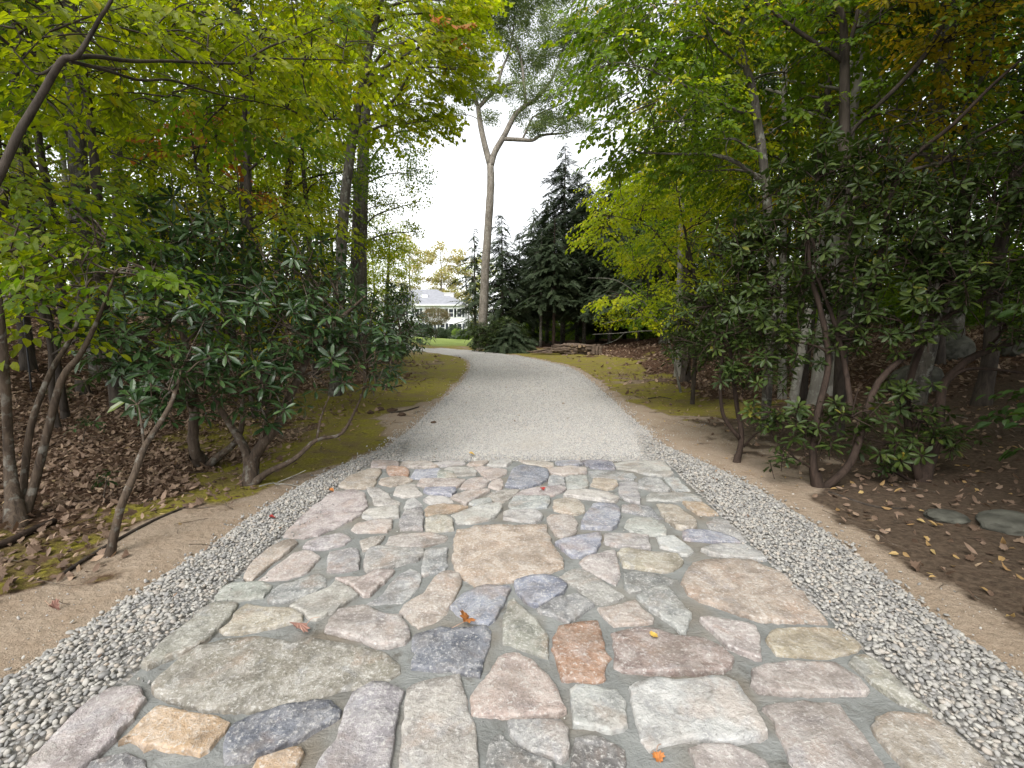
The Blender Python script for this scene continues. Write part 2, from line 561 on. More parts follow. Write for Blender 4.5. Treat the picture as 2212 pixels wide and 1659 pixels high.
def scatter(name, kind, pos, rot, scl, idx, parent=None, coll=None):
    pos = np.asarray(pos, np.float32)
    if parent is not None:
        pos = pos - np.array(parent.location, np.float32)
    me = bpy.data.meshes.new(name)
    n = len(pos)
    me.vertices.add(n)
    me.vertices.foreach_set("co", pos.ravel())
    scl = np.asarray(scl, np.float32)
    if scl.ndim == 1: scl = np.repeat(scl[:, None], 3, 1)
    for nm, ty, key, arr in (("rot", 'FLOAT_VECTOR', "vector", rot), ("scl", 'FLOAT_VECTOR', "vector", scl)):
        a = me.attributes.new(nm, ty, 'POINT'); a.data.foreach_set(key, np.asarray(arr, np.float32).ravel())
    a = me.attributes.new("idx", 'INT', 'POINT'); a.data.foreach_set("value", np.asarray(idx, np.int32))
    o = bpy.data.objects.new(name, me)
    COL.objects.link(o)
    if parent is not None:
        o.parent = parent
    md = o.modifiers.new("scatter", 'NODES')
    md.node_group = scatter_group(kind, coll or SPRAY[kind][0])
    o["kind"] = "stuff"
    return o

def view_size(pos):
    """apparent size of a 1 m thing, 0 where it is out of the picture"""
    p = np.asarray(pos, float) - np.array([0, 0, CH])
    dep = p[:, 1] * math.cos(TH) - p[:, 2] * math.sin(TH)
    uy = p[:, 1] * math.sin(TH) + p[:, 2] * math.cos(TH)
    dd = np.maximum(dep, .05)
    ok = (dep > .3) & (np.abs(p[:, 0]) < dd * 1.14) & (np.abs(uy) < dd * .86)
    return np.where(ok, 1 / dd, 0)

def dress(parent, kind, pos, az, near=0, scl=(.8, 1.25), droop=(.05, .5), roll=.3, upright=False, part='leafy_twig', spread=.6, sq=1.0):
    pos = np.asarray(pos, float); n = len(pos)
    if n == 0: return
    if upright:
        tilt = np.abs(RG.normal(0, spread, n)).clip(0, 1.6)
        rot = np.stack([RG.normal(0, .2, n), tilt, az + RG.normal(0, .7, n)], 1)
    else:
        rot = np.stack([RG.normal(0, roll, n), RG.uniform(*droop, n), az + RG.normal(0, spread, n)], 1)
    sc = RG.uniform(*scl, n)
    coll, mes = SPRAY[kind]
    idx = RG.integers(0, len(mes), n)
    size = view_size(pos) * sc
    order = np.argsort(-size)
    near = min(near, int((size > 0).sum()))
    for i in order[:near]:
        o = bpy.data.objects.new(part, mes[idx[i]])
        o.parent = parent
        o.location = Vector(pos[i]) - parent.location
        o.rotation_euler = tuple(rot[i])
        o.scale = (sc[i],) * 3
        COL.objects.link(o)
    rest = order[near:]
    if len(rest):
        s3 = np.stack([sc[rest], sc[rest], sc[rest] * sq], 1)
        scatter('foliage', kind, pos[rest], rot[rest], s3, idx[rest], parent)

# ------------------------------------------------------------------ tree builder
def densify(pts, rad, k=5):
    return catmull([Vector(p) for p in pts], list(rad), k) if len(pts) > 2 else ([Vector(p) for p in pts], list(rad))

def twigs_in(b, limb, c, r, n, rng, flat):
    for _ in range(n):
        i = rng.randrange(max(1, len(limb) * 2 // 5), len(limb))
        a = limb[i]
        d = Vector((rng.gauss(0, 1), rng.gauss(0, 1), rng.gauss(0, 1) * flat)).normalized()
        e = c + d * r * rng.uniform(.6, 1.0)
        m = a.lerp(e, .5) + Vector((rng.gauss(0, .06), rng.gauss(0, .06), rng.uniform(0, .12))) * r
        b.tube([a, m, e], [.010, .007, .003], 4, cap=False)

def make_tree(name, label, cat, trunk, rad, blobs, kind, bark, dens=45, near=0, group=None, flat=.5,
              scl=(.8, 1.25), seed=0, limbs=(), part='leafy_twig', ntw=5, sides=9, kinds2=None, droop=(.05, .5), base=None, upright=False, gap=-.10):
    """trunk: polyline, blobs: (centre, radius) leaf masses each carried by a limb of its own; limbs: extra hand drawn (pts, radii)"""
    rng = random.Random(seed * 13 + 5)
    trunk = [Vector(p) for p in trunk]
    root = empty(name, base if base is not None else trunk[0], label, cat, group)
    b = MB()
    b.tube(trunk, rad, sides, rough=.12)
    if trunk[0].z < 3:
        p0 = trunk[0]; d0 = (trunk[1] - p0).normalized()
        b.tube([p0 - d0 * .12, p0 + d0 * rad[0] * 1.2, p0 + d0 * rad[0] * 4], [rad[0] * 1.55, rad[0] * 1.2, rad[0] * .98], sides, cap=False)
    b.build('trunk', M[bark], root, True)
    tp, tr = densify(trunk, rad, 6)
    for lp, lr in limbs:
        b = MB(); b.tube(lp, lr, 7, rough=.1)
        b.build('limb', M[bark], root, True)
        q, qr = densify(lp, lr, 6)
        tp = tp + q; tr = tr + qr
    POS, AZ = [], []
    special = []
    for bl in blobs:
        c, r = Vector(bl[0]), bl[1]
        best, bi = 1e9, 0
        for i, p in enumerate(tp):
            dv = c - p
            hd = math.hypot(dv.x, dv.y)
            cost = dv.length + max(0, (p.z - (c.z - .25 * hd))) * 1.5
            if cost < best: best, bi = cost, i
        a = tp[bi]; ra = max(.006, min(tr[bi] * .6, .012 + .012 * (c - a).length))
        if (c - a).length > .25:
            mid1 = a.lerp(c, .35) + Vector((rng.gauss(0, .05), rng.gauss(0, .05), .07)) * (c - a).length
            mid2 = a.lerp(c, .7) + Vector((rng.gauss(0, .05), rng.gauss(0, .05), .06)) * (c - a).length
            lp = [a, mid1, mid2, c]; lr = [ra, ra * .75, ra * .5, max(.004, ra * .3)]
        else:
            lp = [a, a.lerp(c, .5), c]; lr = [ra, ra * .7, ra * .5]
        b = MB(); b.tube(lp, lr, 6, cap=False)
        ll, _ = densify(lp, lr, 4)
        if ntw: twigs_in(b, ll, c, r, ntw, rng, flat)
        b.build('limb', M[bark], root, True)
        n = max(4, int(dens * r * r))
        q = RG.normal(0, 1, (n, 3)); q /= np.linalg.norm(q, axis=1)[:, None]
        q *= (RG.random(n) ** .42)[:, None] * r
        q[:, 2] *= flat
        # a leaf mass breaks up into tiers and gaps
        keep = np.array([mnoise.noise(Vector((x * 1.6 / r + c.x, y * 1.6 / r + c.y, z * 3.2 / r + c.z + seed))) > gap for x, y, z in q])
        q = q[keep]
        if len(bl) > 2:
            special.append((bl[2], q + np.array(c), np.arctan2(q[:, 1] + (c.y - a.y) * .35, q[:, 0] + (c.x - a.x) * .35)))
            continue
        POS.append(q + np.array(c)); AZ.append(np.arctan2(q[:, 1] + (c.y - a.y) * .35, q[:, 0] + (c.x - a.x) * .35))
    for k_, q, az in special:
        dress(root, k_, q, az, near // 8, scl, droop, part=part, upright=upright)
    if POS:
        POS = np.concatenate(POS); AZ = np.concatenate(AZ)
        # nothing hangs into the lens or lies on the ground
        d = np.linalg.norm(POS - np.array([0, 0, CH]), axis=1)
        ok = (d > 1.7) & (POS[:, 2] > tz(POS[:, 0], POS[:, 1]) + .15)
        POS = POS[ok]; AZ = AZ[ok]
        if kinds2:
            f = vnoise(POS[:, 0] + POS[:, 2] * .7, POS[:, 1] + POS[:, 2] * .4, .9, seed % 9) > kinds2[1]
            dress(root, kinds2[0], POS[f], AZ[f], near // 4, scl, droop, part=part, upright=upright)
            dress(root, kind, POS[~f], AZ[~f], near - near // 4, scl, droop, part=part, upright=upright)
        else:
            dress(root, kind, POS, AZ, near, scl, droop, part=part, upright=upright)
    return root

# =================================================================== THE SETTING
# drive edges in metres, from the apron away to the bend
DL = [G(u, v) for u, v in ((812, 985), (880, 933), (924, 893), (967, 853), (1004, 817), (1016, 790), (1004, 774), (954, 764), (897, 757))]
DR = [G(u, v) for u, v in ((1440, 985), (1398, 933), (1347, 887), (1304, 847), (1268, 817), (1228, 793), (1171, 779), (1104, 766), (1027, 757), (960, 751.5), (897, 748.5))]
DL = [Vector((-1.72, 5.225, 0))] + DL + [Vector((-14, 30.5, 0)), Vector((-24, 33, 0))]
DR = [Vector((1.92, 5.225, 0))] + DR + [Vector((-14, 35.5, 0)), Vector((-24, 38, 0))]
DL = catmull(DL, [0] * len(DL), 6)[0]; DR = catmull(DR, [0] * len(DR), 6)[0]
DRIVE = np.array([(p.x, p.y) for p in DL] + [(p.x, p.y) for p in reversed(DR)])
APRON = np.array([(-1.70, .25), (-1.73, 1.5), (-1.74, 3.0), (-1.73, 4.2), (-1.62, 5.24), (1.80, 5.24), (1.78, 4.2), (1.74, 3.0), (1.73, 1.4), (1.72, .25)])
BORDL = np.array([(-2.35, .25), (-2.32, 1.5), (-2.28, 2.3), (-2.2, 3.3), (-2.15, 4.3), (-2.0, 5.0), (-1.72, 5.7), (-1.4, 6.4), (-1.2, 5.2), (-1.55, 5.2), (-1.66, 4.2), (-1.68, 3), (-1.68, 1.5), (-1.66, .25)])
BORDR = np.array([(2.4, .25), (2.36, 1.5), (2.34, 2.3), (2.45, 3.4), (2.42, 4.3), (2.3, 5.0), (2.05, 5.9), (1.85, 7.0), (1.5, 5.2), (1.75, 5.2), (1.72, 4.2), (1.70, 3), (1.68, 1.4), (1.66, .25)])

def inside(px, py, poly):
    px = np.asarray(px); py = np.asarray(py)
    r = np.zeros(px.shape, bool)
    n = len(poly)
    for i in range(n):
        x1, y1 = poly[i]; x2, y2 = poly[(i + 1) % n]
        if y1 == y2: continue
        c = ((y1 > py) != (y2 > py)) & (px < (x2 - x1) * (py - y1) / (y2 - y1) + x1)
        r ^= c
    return r

def pdist(px, py, poly, closed=True):
    px = np.asarray(px, float); py = np.asarray(py, float)
    d = np.full(px.shape, 1e9)
    n = len(poly)
    for i in range(n if closed else n - 1):
        x1, y1 = poly[i]; x2, y2 = poly[(i + 1) % n]
        ex, ey = x2 - x1, y2 - y1
        L2 = ex * ex + ey * ey
        t = np.clip(((px - x1) * ex + (py - y1) * ey) / max(L2, 1e-9), 0, 1)
        d = np.minimum(d, np.hypot(px - x1 - t * ex, py - y1 - t * ey))
    return d

def zones(x, y):
    """ground cover weights: bare sand, moss, dead leaves, dark soil, lawn"""
    dd = np.where(inside(x, y, DRIVE), 0, pdist(x, y, DRIVE))
    dd = np.minimum(dd, np.where(inside(x, y, BORDL), 0, pdist(x, y, BORDL)))
    dd = np.minimum(dd, np.where(inside(x, y, BORDR), 0, pdist(x, y, BORDR)))
    dd = np.where(inside(x, y, APRON), 0, dd)
    n1 = fbm(x, y, .9, 3); n2 = fbm(x, y, 2.6, 5); n3 = fbm(x, y, .35, 9)
    left = x < 0
    wl = .56 * (1 - sstep(3.2, 5.2, y)) + .12 + .55 * sstep(6.2, 7.4, y) * (1 - sstep(8.5, 10, y))
    wr = .26 + 1.0 * sstep(3.6, 5.6, y) * (1 - sstep(7.2, 9.5, y))
    ws = np.where(left, wl, wr)
    sand = sstep(1.25, .75, dd / np.maximum(ws, .05) + (n2 - .5) * 1.6 + (fbm(x, y, 7, 41) - .5) * .7)
    sand = np.maximum(sand, .5 * sstep(.62, .75, n1) * sstep(3.5, 1.0, dd) * (y > 6))
    mw = np.where(left, 1.1 + 1.9 * sstep(4.5, 7, y), 2.6 * sstep(6.5, 8.5, y) + .01)
    mw = mw * (1 + .6 * sstep(16, 24, y))
    moss = (.55 + .45 * sstep(2.6, 5.2, y)) * sstep(1.2, .7, dd / np.maximum(mw, .05) + (n1 - .5) * 1.5 + (fbm(x, y, 5, 43) - .5) * .8)
    moss = np.maximum(moss, np.where(left, .55 * sstep(.60, .72, n3) * sstep(-5.5, -3.5, x), 0))
    lawn = sstep(33.5, 35.5, y - .22 * (x + 4)) * sstep(1.5, -.5, x + (y - 34) * .05) * sstep(-60, -40, x)
    soil = np.where(left, .25, .85) * sstep(10, 7, y)
    return sand, moss * (1 - sand), soil, lawn, dd

def grid_axis(segs):
    out = []
    for a, b, s in segs:
        out += list(np.arange(a, b, s))
    out.append(segs[-1][1])
    return np.array(out)

gx = grid_axis([(-260, -60, 20), (-60, -20, 2.5), (-20, -8, .5), (-8, 8, .12), (8, 20, .5), (20, 60, 2.5), (60, 260, 20)])
gy = grid_axis([(-12, 0, 1), (0, 14, .12), (14, 40, .4), (40, 90, 2), (90, 400, 15)])
X, Y = np.meshgrid(gx, gy)
Z = tz(X, Y)
sandw, mossw, soilw, lawnw, dd = zones(X, Y)
Z = Z + np.clip(dd / .5, 0, 1) * (.012 * (fbm(X, Y, 3.5, 21) - .5) + .05 * (fbm(X, Y, 1.0, 22) - .5)) * (np.abs(X) < 30)
# the ground lies a little below the drive, the gravel borders and the apron
Z = Z - .035 * sstep(.15, .0, dd) - .03 * inside(X, Y, APRON)
me = bpy.data.meshes.new("ground")
ny, nx = X.shape
vv = np.stack([X.ravel(), Y.ravel(), Z.ravel()], 1)
ii = np.arange(nx * ny).reshape(ny, nx)
ff = np.stack([ii[:-1, :-1].ravel(), ii[:-1, 1:].ravel(), ii[1:, 1:].ravel(), ii[1:, :-1].ravel()], 1)
me.from_pydata(vv.tolist(), [], ff.tolist())
for nm, arr in (("sand", sandw), ("moss", mossw), ("soil", soilw), ("lawn", lawnw)):
    a = me.attributes.new(nm, 'FLOAT', 'POINT'); a.data.foreach_set("value", arr.ravel().astype(np.float32))
me.polygons.foreach_set("use_smooth", [True] * len(ff))

m, t, n, l = newmat("ground")
g = N(t, "ShaderNodeNewGeometry"); pos = g.outputs['Position']
def at(nm): return N(t, "ShaderNodeAttribute", attribute_name=nm).outputs['Fac']
nf = noise_tex(t, pos, 26, 5, .65); nm_ = noise_tex(t, pos, 4, 4, .6); nff = noise_tex(t, pos, 140, 3, .6)
vor = N(t, "ShaderNodeTexVoronoi"); vor.inputs['Scale'].default_value = 19; l.new(pos, vor.inputs['Vector'])
lit = ramp(t, [(.1, (.035, .018, .011)), (.45, (.09, .045, .027)), (.75, (.16, .085, .052)), (1, (.25, .15, .09))], vor.outputs['Color'])
lit = mix(t, mathn(t, 'MULTIPLY', nf.outputs[0], .9), lit, (.05, .03, .02))
soilc = ramp(t, [(.3, (.045, .033, .024)), (.7, (.135, .10, .07))], nf.outputs[0])
col = mix(t, at("soil"), lit, soilc)
mossc = ramp(t, [(.28, (.10, .092, .014)), (.5, (.20, .18, .018)), (.72, (.30, .26, .032))], nf.outputs[0])
mossc = mix(t, ramp(t, [(.40, (0, 0, 0)), (.60, (.95, .95, .95))], mathn(t, 'ADD', mathn(t, 'MULTIPLY', nm_.outputs[0], .55), mathn(t, 'MULTIPLY', noise_tex(t, pos, 1.1, 4, .6).outputs[0], .45))), mossc, ramp(t, [(.3, (.10, .075, .03)), (.7, (.24, .18, .085))], nff.outputs[0]))
mossc = mix(t, ramp(t, [(.60, (0, 0, 0)), (.70, (.8, .8, .8))], noise_tex(t, pos, 9, 5, .7).outputs[0]), mossc, (.075, .05, .03))
def edge(a, w=.8):
    s_ = mathn(t, 'ADD', a, mathn(t, 'MULTIPLY', mathn(t, 'SUBTRACT', nf.outputs[0], .5), w))
    return ramp(t, [(.26, (0, 0, 0)), (.72, (1, 1, 1))], s_)
col = mix(t, edge(at("moss")), col, mossc)
sandc = ramp(t, [(.25, (.19, .14, .10)), (.5, (.30, .235, .175)), (.8, (.40, .33, .255))], nff.outputs[0])
sandc = mix(t, ramp(t, [(.46, (0, 0, 0)), (.70, (.75, .75, .75))], nm_.outputs[0]), sandc, (.24, .175, .12))
sandc = mix(t, ramp(t, [(.62, (0, 0, 0)), (.72, (.7, .7, .7))], noise_tex(t, pos, 34, 5, .7).outputs[0]), sandc, (.12, .085, .055))
col = mix(t, edge(at("sand"), .55), col, sandc)
lawnc = ramp(t, [(.3, (.13, .18, .04)), (.7, (.23, .28, .075))], nf.outputs[0])
col = mix(t, at("lawn"), col, lawnc)
hh = mathn(t, 'ADD', mathn(t, 'MULTIPLY', vor.outputs['Distance'], .5), mathn(t, 'ADD', nf.outputs[0], mathn(t, 'MULTIPLY', nff.outputs[0], .35)))
finish(t, col, .95, bump(t, hh, .7, .03), .12)
M['ground'] = m
me.materials.append(m)
ground = bpy.data.objects.new("ground", me); COL.objects.link(ground)
tag(ground, kind="structure")

# ------------------------------------------------------------------ gravel drive sheet
def stone_ramp(t, src):
    return ramp(t, [(0, (.09, .093, .098)), (.14, (.17, .172, .178)), (.34, (.27, .265, .255)), (.52, (.37, .35, .315)), (.66, (.44, .37, .30)), (.76, (.29, .285, .285)), (.88, (.42, .40, .36)), (1, (.48, .47, .43))], src)

m, t, n, l = newmat("gravel_bed")
g = N(t, "ShaderNodeNewGeometry"); pos = g.outputs['Position']
v1 = N(t, "ShaderNodeTexVoronoi"); v1.inputs['Scale'].default_value = 42; l.new(pos, v1.inputs['Vector'])
nz = noise_tex(t, pos, 1.3, 4)
sep = N(t, "ShaderNodeSeparateColor"); l.new(v1.outputs['Color'], sep.inputs[0])
c = stone_ramp(t, sep.outputs[0])
c = mix(t, .5, c, (.455, .44, .42))
c = mix(t, ramp(t, [(.5, (0, 0, 0)), (.72, (.35, .35, .35))], nz.outputs[0]), c, (.40, .34, .28))
c = mix(t, ramp(t, [(.42, (0, 0, 0)), (.66, (.5, .5, .5))], noise_tex(t, pos, .55, 5, .6).outputs[0]), c, (.31, .285, .255))
finish(t, c, .9, bump(t, v1.outputs['Distance'], .8, .015), .15)
M['gravel_bed'] = m

b = MB()
rows = 46
def along(edge, k):
    q = k * (len(edge) - 1); i = min(int(q), len(edge) - 2)
    return edge[i].lerp(edge[i + 1], q - i)
rng = random.Random(3)
nc = 15
for i in range(rows * 4 + 1):
    k = i / (rows * 4)
    a = along(DL, k); c_ = along(DR, k)
    wv = (c_ - a)
    a = a - wv * .012 * (mnoise.noise(Vector((k * 60, 0, 0))) * 2); c_ = c_ + wv * .012 * (mnoise.noise(Vector((k * 60, 5, 0))) * 2)
    for j in range(nc + 1):
        s_ = j / nc
        p = a.lerp(c_, s_)
        crown = .022 * (1 - (2 * s_ - 1) ** 2) + .012 * math.exp(-((s_ - .5) / .14) ** 2) - (.028 if j in (0, nc) else 0)
        crown *= float(sstep(5.1, 7.5, p.y))
        b.v.append((p.x, p.y, tzf(p.x, p.y) + .006 + crown))
for i in range(rows * 4):
    for j in range(nc):
        q = i * (nc + 1) + j
        b.f.append((q, q + 1, q + nc + 2, q + nc + 1))
b.m = [0] * len(b.f); b.a = [0] * len(b.f)
drive = b.build("gravel_drive", M['gravel_bed'], None, True)
tag(drive, kind="structure")

# pebble shapes
def pebble_mesh(rng, angular=False):
    bm_v = []
    import bmesh
    bm = bmesh.new()
    bmesh.ops.create_icosphere(bm, subdivisions=1 if angular else 2, radius=1)
    sx, sy, sz = (1, rng.uniform(.6, .85), rng.uniform(.38, .6))
    sh = Vector((rng.uniform(0, 50), rng.uniform(0, 50), 0))
    for v in bm.verts:
        k = 1 + (.30 if angular else .16) * mnoise.noise(v.co * (1.6 if angular else .9) + sh)
        v.co = Vector((v.co.x * sx, v.co.y * sy, v.co.z * sz)) * k
    me = bpy.data.meshes.new("pebble")
    bm.to_mesh(me); bm.free()
    if not angular:
        me.polygons.foreach_set("use_smooth", [True] * len(me.polygons))
    return me

m, t, n, l = newmat("pebble")
oi = N(t, "ShaderNodeObjectInfo")
tc = N(t, "ShaderNodeTexCoord")
nz = noise_tex(t, tc.outputs['Object'], 2.2, 4)
c = stone_ramp(t, oi.outputs['Random'])
c = mix(t, mathn(t, 'ADD', mathn(t, 'MULTIPLY', nz.outputs[0], .4), .28), c, (.265, .25, .228))
finish(t, c, .7, None, .3)
M['pebble'] = m
m, t, n, l = newmat("chip")
oi = N(t, "ShaderNodeObjectInfo")
c = stone_ramp(t, oi.outputs['Random'])
c = mix(t, .36, c, (.47, .455, .435))
finish(t, c, .85, None, .15)
M['chip'] = m

def coll_of(nm, meshes):
    c = bpy.data.collections.new(nm)
    for me in meshes:
        c.objects.link(bpy.data.objects.new(nm, me))
    return c
rng = random.Random(5)
PEB = [pebble_mesh(rng) for _ in range(7)]
for q in PEB: q.materials.append(M['pebble'])
CHP = [pebble_mesh(rng, True) for _ in range(6)]
for q in CHP: q.materials.append(M['chip'])
PEBC = coll_of("pebble_kinds", PEB); CHPC = coll_of("chip_kinds", CHP)

def jitter_grid(x0, x1, y0, y1, s):
    xs = np.arange(x0, x1, s); ys = np.arange(y0, y1, s)
    a, b_ = np.meshgrid(xs, ys)
    a = a + RG.uniform(-.5, .5, a.shape) * s; b_ = b_ + RG.uniform(-.5, .5, a.shape) * s
    return a.ravel(), b_.ravel()

def border(poly, nm, side):
    lo = poly.min(0); hi = poly.max(0)
    x, y = jitter_grid(lo[0] - .2, hi[0] + .2, .3, hi[1] + .3, .0205)
    ins = inside(x, y, poly)
    d = pdist(x, y, poly)
    inner = np.abs(x) < 1.7
    keep = ins | ((d < .16) & (RG.random(len(x)) < .28 * np.exp(-d / .05)) & ~inner)
    keep &= ~inside(x, y, APRON * np.array([.985, 1.0]))
    keep &= pdist(x, y, APRON) > .012
    x, y, d, ins = x[keep], y[keep], np.where(ins, d, -d)[keep], ins[keep]
    hgt = .026 * np.clip(d / .12, 0, 1) * (1 + .6 * fbm(x, y, 4, 2))
    z = tz(x, y) - .028 + .02 + hgt + RG.uniform(0, .014, len(x))
    s = RG.uniform(.0075, .0165, len(x)) * (1 + .35 * (RG.random(len(x)) > .93)) * (1 + .25 * (RG.random(len(x)) > .9))
    rot = np.stack([RG.normal(0, .45, len(x)), RG.normal(0, .45, len(x)), RG.uniform(0, 6.3, len(x))], 1)
    idx = RG.integers(0, len(PEB), len(x))
    # the bed below
    bb = MB()
    xs = np.linspace(0, 1, 8)
    N_ = 40
    ys = np.linspace(lo[1], hi[1], N_)
    for yy in ys:
        row = np.linspace(lo[0] - .05, hi[0] + .05, 120)
        inn = inside(row, np.full(120, yy), poly)
        if inn.any(): a, c_ = row[inn].min(), row[inn].max()
        else: a = c_ = row[60]
        for k in xs:
            xx = a + (c_ - a) * k
            bb.v.append((xx, yy, tzf(xx, yy) - .012 + .032 * math.sin(PI * k)))
    for i in range(N_ - 1):
        for j in range(7):
            q = i * 8 + j
            bb.f.append((q, q + 1, q + 9, q + 8))
    bb.m = [0] * len(bb.f); bb.a = [0] * len(bb.f)
    o = bb.build("gravel_border", M['gravel_bed'], None, True)
    tag(o, kind="structure")
    p3 = np.stack([x, y, z], 1)
    size = view_size(p3) * s
    order = np.argsort(-size)
    for i in order[:150]:
        q = bpy.data.objects.new("pebble", PEB[idx[i]])
        q.parent = o; q.location = p3[i]; q.rotation_euler = tuple(rot[i]); q.scale = (s[i],) * 3
        COL.objects.link(q)
    r = order[150:]
    scatter("pebbles", "pebble", p3[r], rot[r], s[r], idx[r], o, PEBC)
border(BORDL, "gravel_border", -1)
border(BORDR, "gravel_border", 1)

# crushed stone on the drive: dense near the apron, thinner where it can no longer be told apart
XS, YS, SS = [], [], []
for y0, y1, sp, r0, r1 in ((5.2, 7.0, .021, .008, .0145), (7.0, 10, .026, .009, .0155), (10, 16, .042, .012, .02), (16, 24, .075, .016, .026)):
    x, y = jitter_grid(-3.4, 3.4, y0, y1, sp)
    ins = inside(x, y, DRIVE); d = pdist(x, y, DRIVE)
    k = ins | ((d < .35) & (RG.random(len(x)) < .4 * np.exp(-d / .09)))
    k &= ~inside(x, y, APRON) | (y > 5.225)
    XS.append(x[k]); YS.append(y[k]); SS.append(RG.uniform(r0, r1, k.sum()))
x = np.concatenate(XS); y = np.concatenate(YS); s = np.concatenate(SS)
# height of the drive sheet under each chip
d = np.where(inside(x, y, DRIVE), pdist(x, y, DRIVE), 0)
wdt = 1.75
z = tz(x, y) + .004 + sstep(5.1, 7.5, y) * (.022 * (1 - (1 - np.clip(d / wdt, 0, 1)) ** 2) + .012 * np.exp(-((wdt - np.clip(d, 0, wdt)) / .48) ** 2)) + s * .15 + .012 * sstep(5.6, 5.3, y)
rot = np.stack([RG.uniform(0, 6.3, len(x)), RG.uniform(0, 6.3, len(x)), RG.uniform(0, 6.3, len(x))], 1)
scatter("gravel_chips", "chip", np.stack([x, y, z], 1), rot, s, RG.integers(0, len(CHP), len(x)), drive, CHPC)

# grit on the bare sand
x, y = jitter_grid(-4.5, 4.5, .8, 9, .06)
sw, mw_, so, la, dd_ = zones(x, y)
k = (RG.random(len(x)) < sw * .55) & (dd_ > 0)
x, y = x[k], y[k]
s = RG.uniform(.002, .007, len(x)) * (1 + 1.2 * (RG.random(len(x)) > .97))
o = scatter("grit", "chip", np.stack([x, y, tz(x, y) + .0], 1), RG.uniform(0, 6.3, (len(x), 3)), s, RG.integers(0, len(CHP), len(x)), ground, CHPC)

# ------------------------------------------------------------------ stone apron
m, t, n, l = newmat("mortar")
g = N(t, "ShaderNodeNewGeometry"); pos = g.outputs['Position']
a = noise_tex(t, pos, 5, 5, .6, .4); b2 = noise_tex(t, pos, 90, 4, .65); c3 = noise_tex(t, pos, 1.7, 3)
c = ramp(t, [(.3, (.145, .146, .137)), (.5, (.20, .206, .198)), (.7, (.25, .253, .24))], a.outputs[0])
c = mix(t, ramp(t, [(.48, (0, 0, 0)), (.66, (.7, .7, .7))], c3.outputs[0]), c, (.175, .14, .10))
c = mix(t, ramp(t, [(.58, (0, 0, 0)), (.7, (.7, .7, .7))], noise_tex(t, pos, 6.5, 5, .7).outputs[0]), c, (.075, .065, .05))
mp = N(t, "ShaderNodeMapping"); mp.inputs['Scale'].default_value = (1, 1.6, 1)
l.new(pos, mp.inputs['Vector'])
tr = noise_tex(t, mp.outputs[0], 11, 6, .62, 2.2)
h = mathn(t, 'ADD', mathn(t, 'MULTIPLY', tr.outputs[0], .8), mathn(t, 'MULTIPLY', b2.outputs[0], .35))
finish(t, c, .8, bump(t, h, .8, .018), .3)
M['mortar'] = m

m, t, n, l = newmat("stone")
oi = N(t, "ShaderNodeObjectInfo"); g = N(t, "ShaderNodeNewGeometry"); pos = g.outputs['Position']
ad = N(t, "ShaderNodeVectorMath", operation='ADD'); l.new(pos, ad.inputs[0])
sc_ = N(t, "ShaderNodeVectorMath", operation='SCALE'); l.new(oi.outputs['Location'], sc_.inputs[0])
cmb = N(t, "ShaderNodeCombineXYZ")
l.new(mathn(t, 'MULTIPLY', oi.outputs['Random'], 60.0), cmb.inputs[0]); l.new(mathn(t, 'MULTIPLY', oi.outputs['Random'], 31.0), cmb.inputs[1])
l.new(cmb.outputs[0], ad.inputs[1])
P0 = ad.outputs[0]
rt = N(t, "ShaderNodeVectorRotate"); rt.rotation_type = 'Z_AXIS'; l.new(P0, rt.inputs['Vector']); l.new(mathn(t, 'MULTIPLY', oi.outputs['Random'], 3.1), rt.inputs['Angle'])
mp = N(t, "ShaderNodeMapping"); mp.inputs['Scale'].default_value = (1, 2.4, 1); l.new(rt.outputs[0], mp.inputs['Vector'])
streak = noise_tex(t, mp.outputs[0], 9, 6, .68, .5)
blotch = noise_tex(t, P0, 7, 5, .62, .3)
fine = noise_tex(t, P0, 58, 5, .72)
micro = noise_tex(t, P0, 260, 2, .6)
base = oi.outputs['Color']
lightc = mix(t, .42, base, (.62, .59, .56))
darkc = mix(t, 1.0, base, (.60, .60, .62), 'MULTIPLY')
wn = N(t, "ShaderNodeTexWhiteNoise"); wn.noise_dimensions = '1D'; l.new(oi.outputs['Random'], wn.inputs['W'])
sf = mathn(t, 'ADD', mathn(t, 'MULTIPLY', streak.outputs[0], mathn(t, 'MULTIPLY', wn.outputs['Value'], .45)), mathn(t, 'MULTIPLY', noise_tex(t, P0, 14, 6, .7, .8).outputs[0], mathn(t, 'SUBTRACT', 1.0, mathn(t, 'MULTIPLY', wn.outputs['Value'], .45))))
c = mix(t, ramp(t, [(.42, (0, 0, 0)), (.62, (.85, .85, .85))], sf), base, lightc)
c = mix(t, ramp(t, [(.36, (.75, .75, .75)), (.52, (0, 0, 0))], blotch.outputs[0]), c, darkc)
warm = mix(t, .5, base, (.40, .28, .21))
c = mix(t, ramp(t, [(.54, (0, 0, 0)), (.66, (.7, .7, .7))], noise_tex(t, P0, 4.2, 4, .6, .4).outputs[0]), c, warm)
cool = mix(t, .55, base, (.30, .31, .34))
c = mix(t, ramp(t, [(.56, (0, 0, 0)), (.68, (.6, .6, .6))], noise_tex(t, P0, 5.7, 4, .6, .9).outputs[0]), c, cool)
c = mix(t, ramp(t, [(.53, (0, 0, 0)), (.64, (.62, .62, .62))], fine.outputs[0]), c, (.62, .60, .57))
c = mix(t, ramp(t, [(.33, (.5, .5, .5)), (.43, (0, 0, 0))], fine.outputs[0]), c, (.10, .095, .085))
c = mix(t, ramp(t, [(.5, (0, 0, 0)), (.68, (.55, .55, .55))], noise_tex(t, pos, 2.6, 6, .68).outputs[0]), c, (.17, .14, .11))
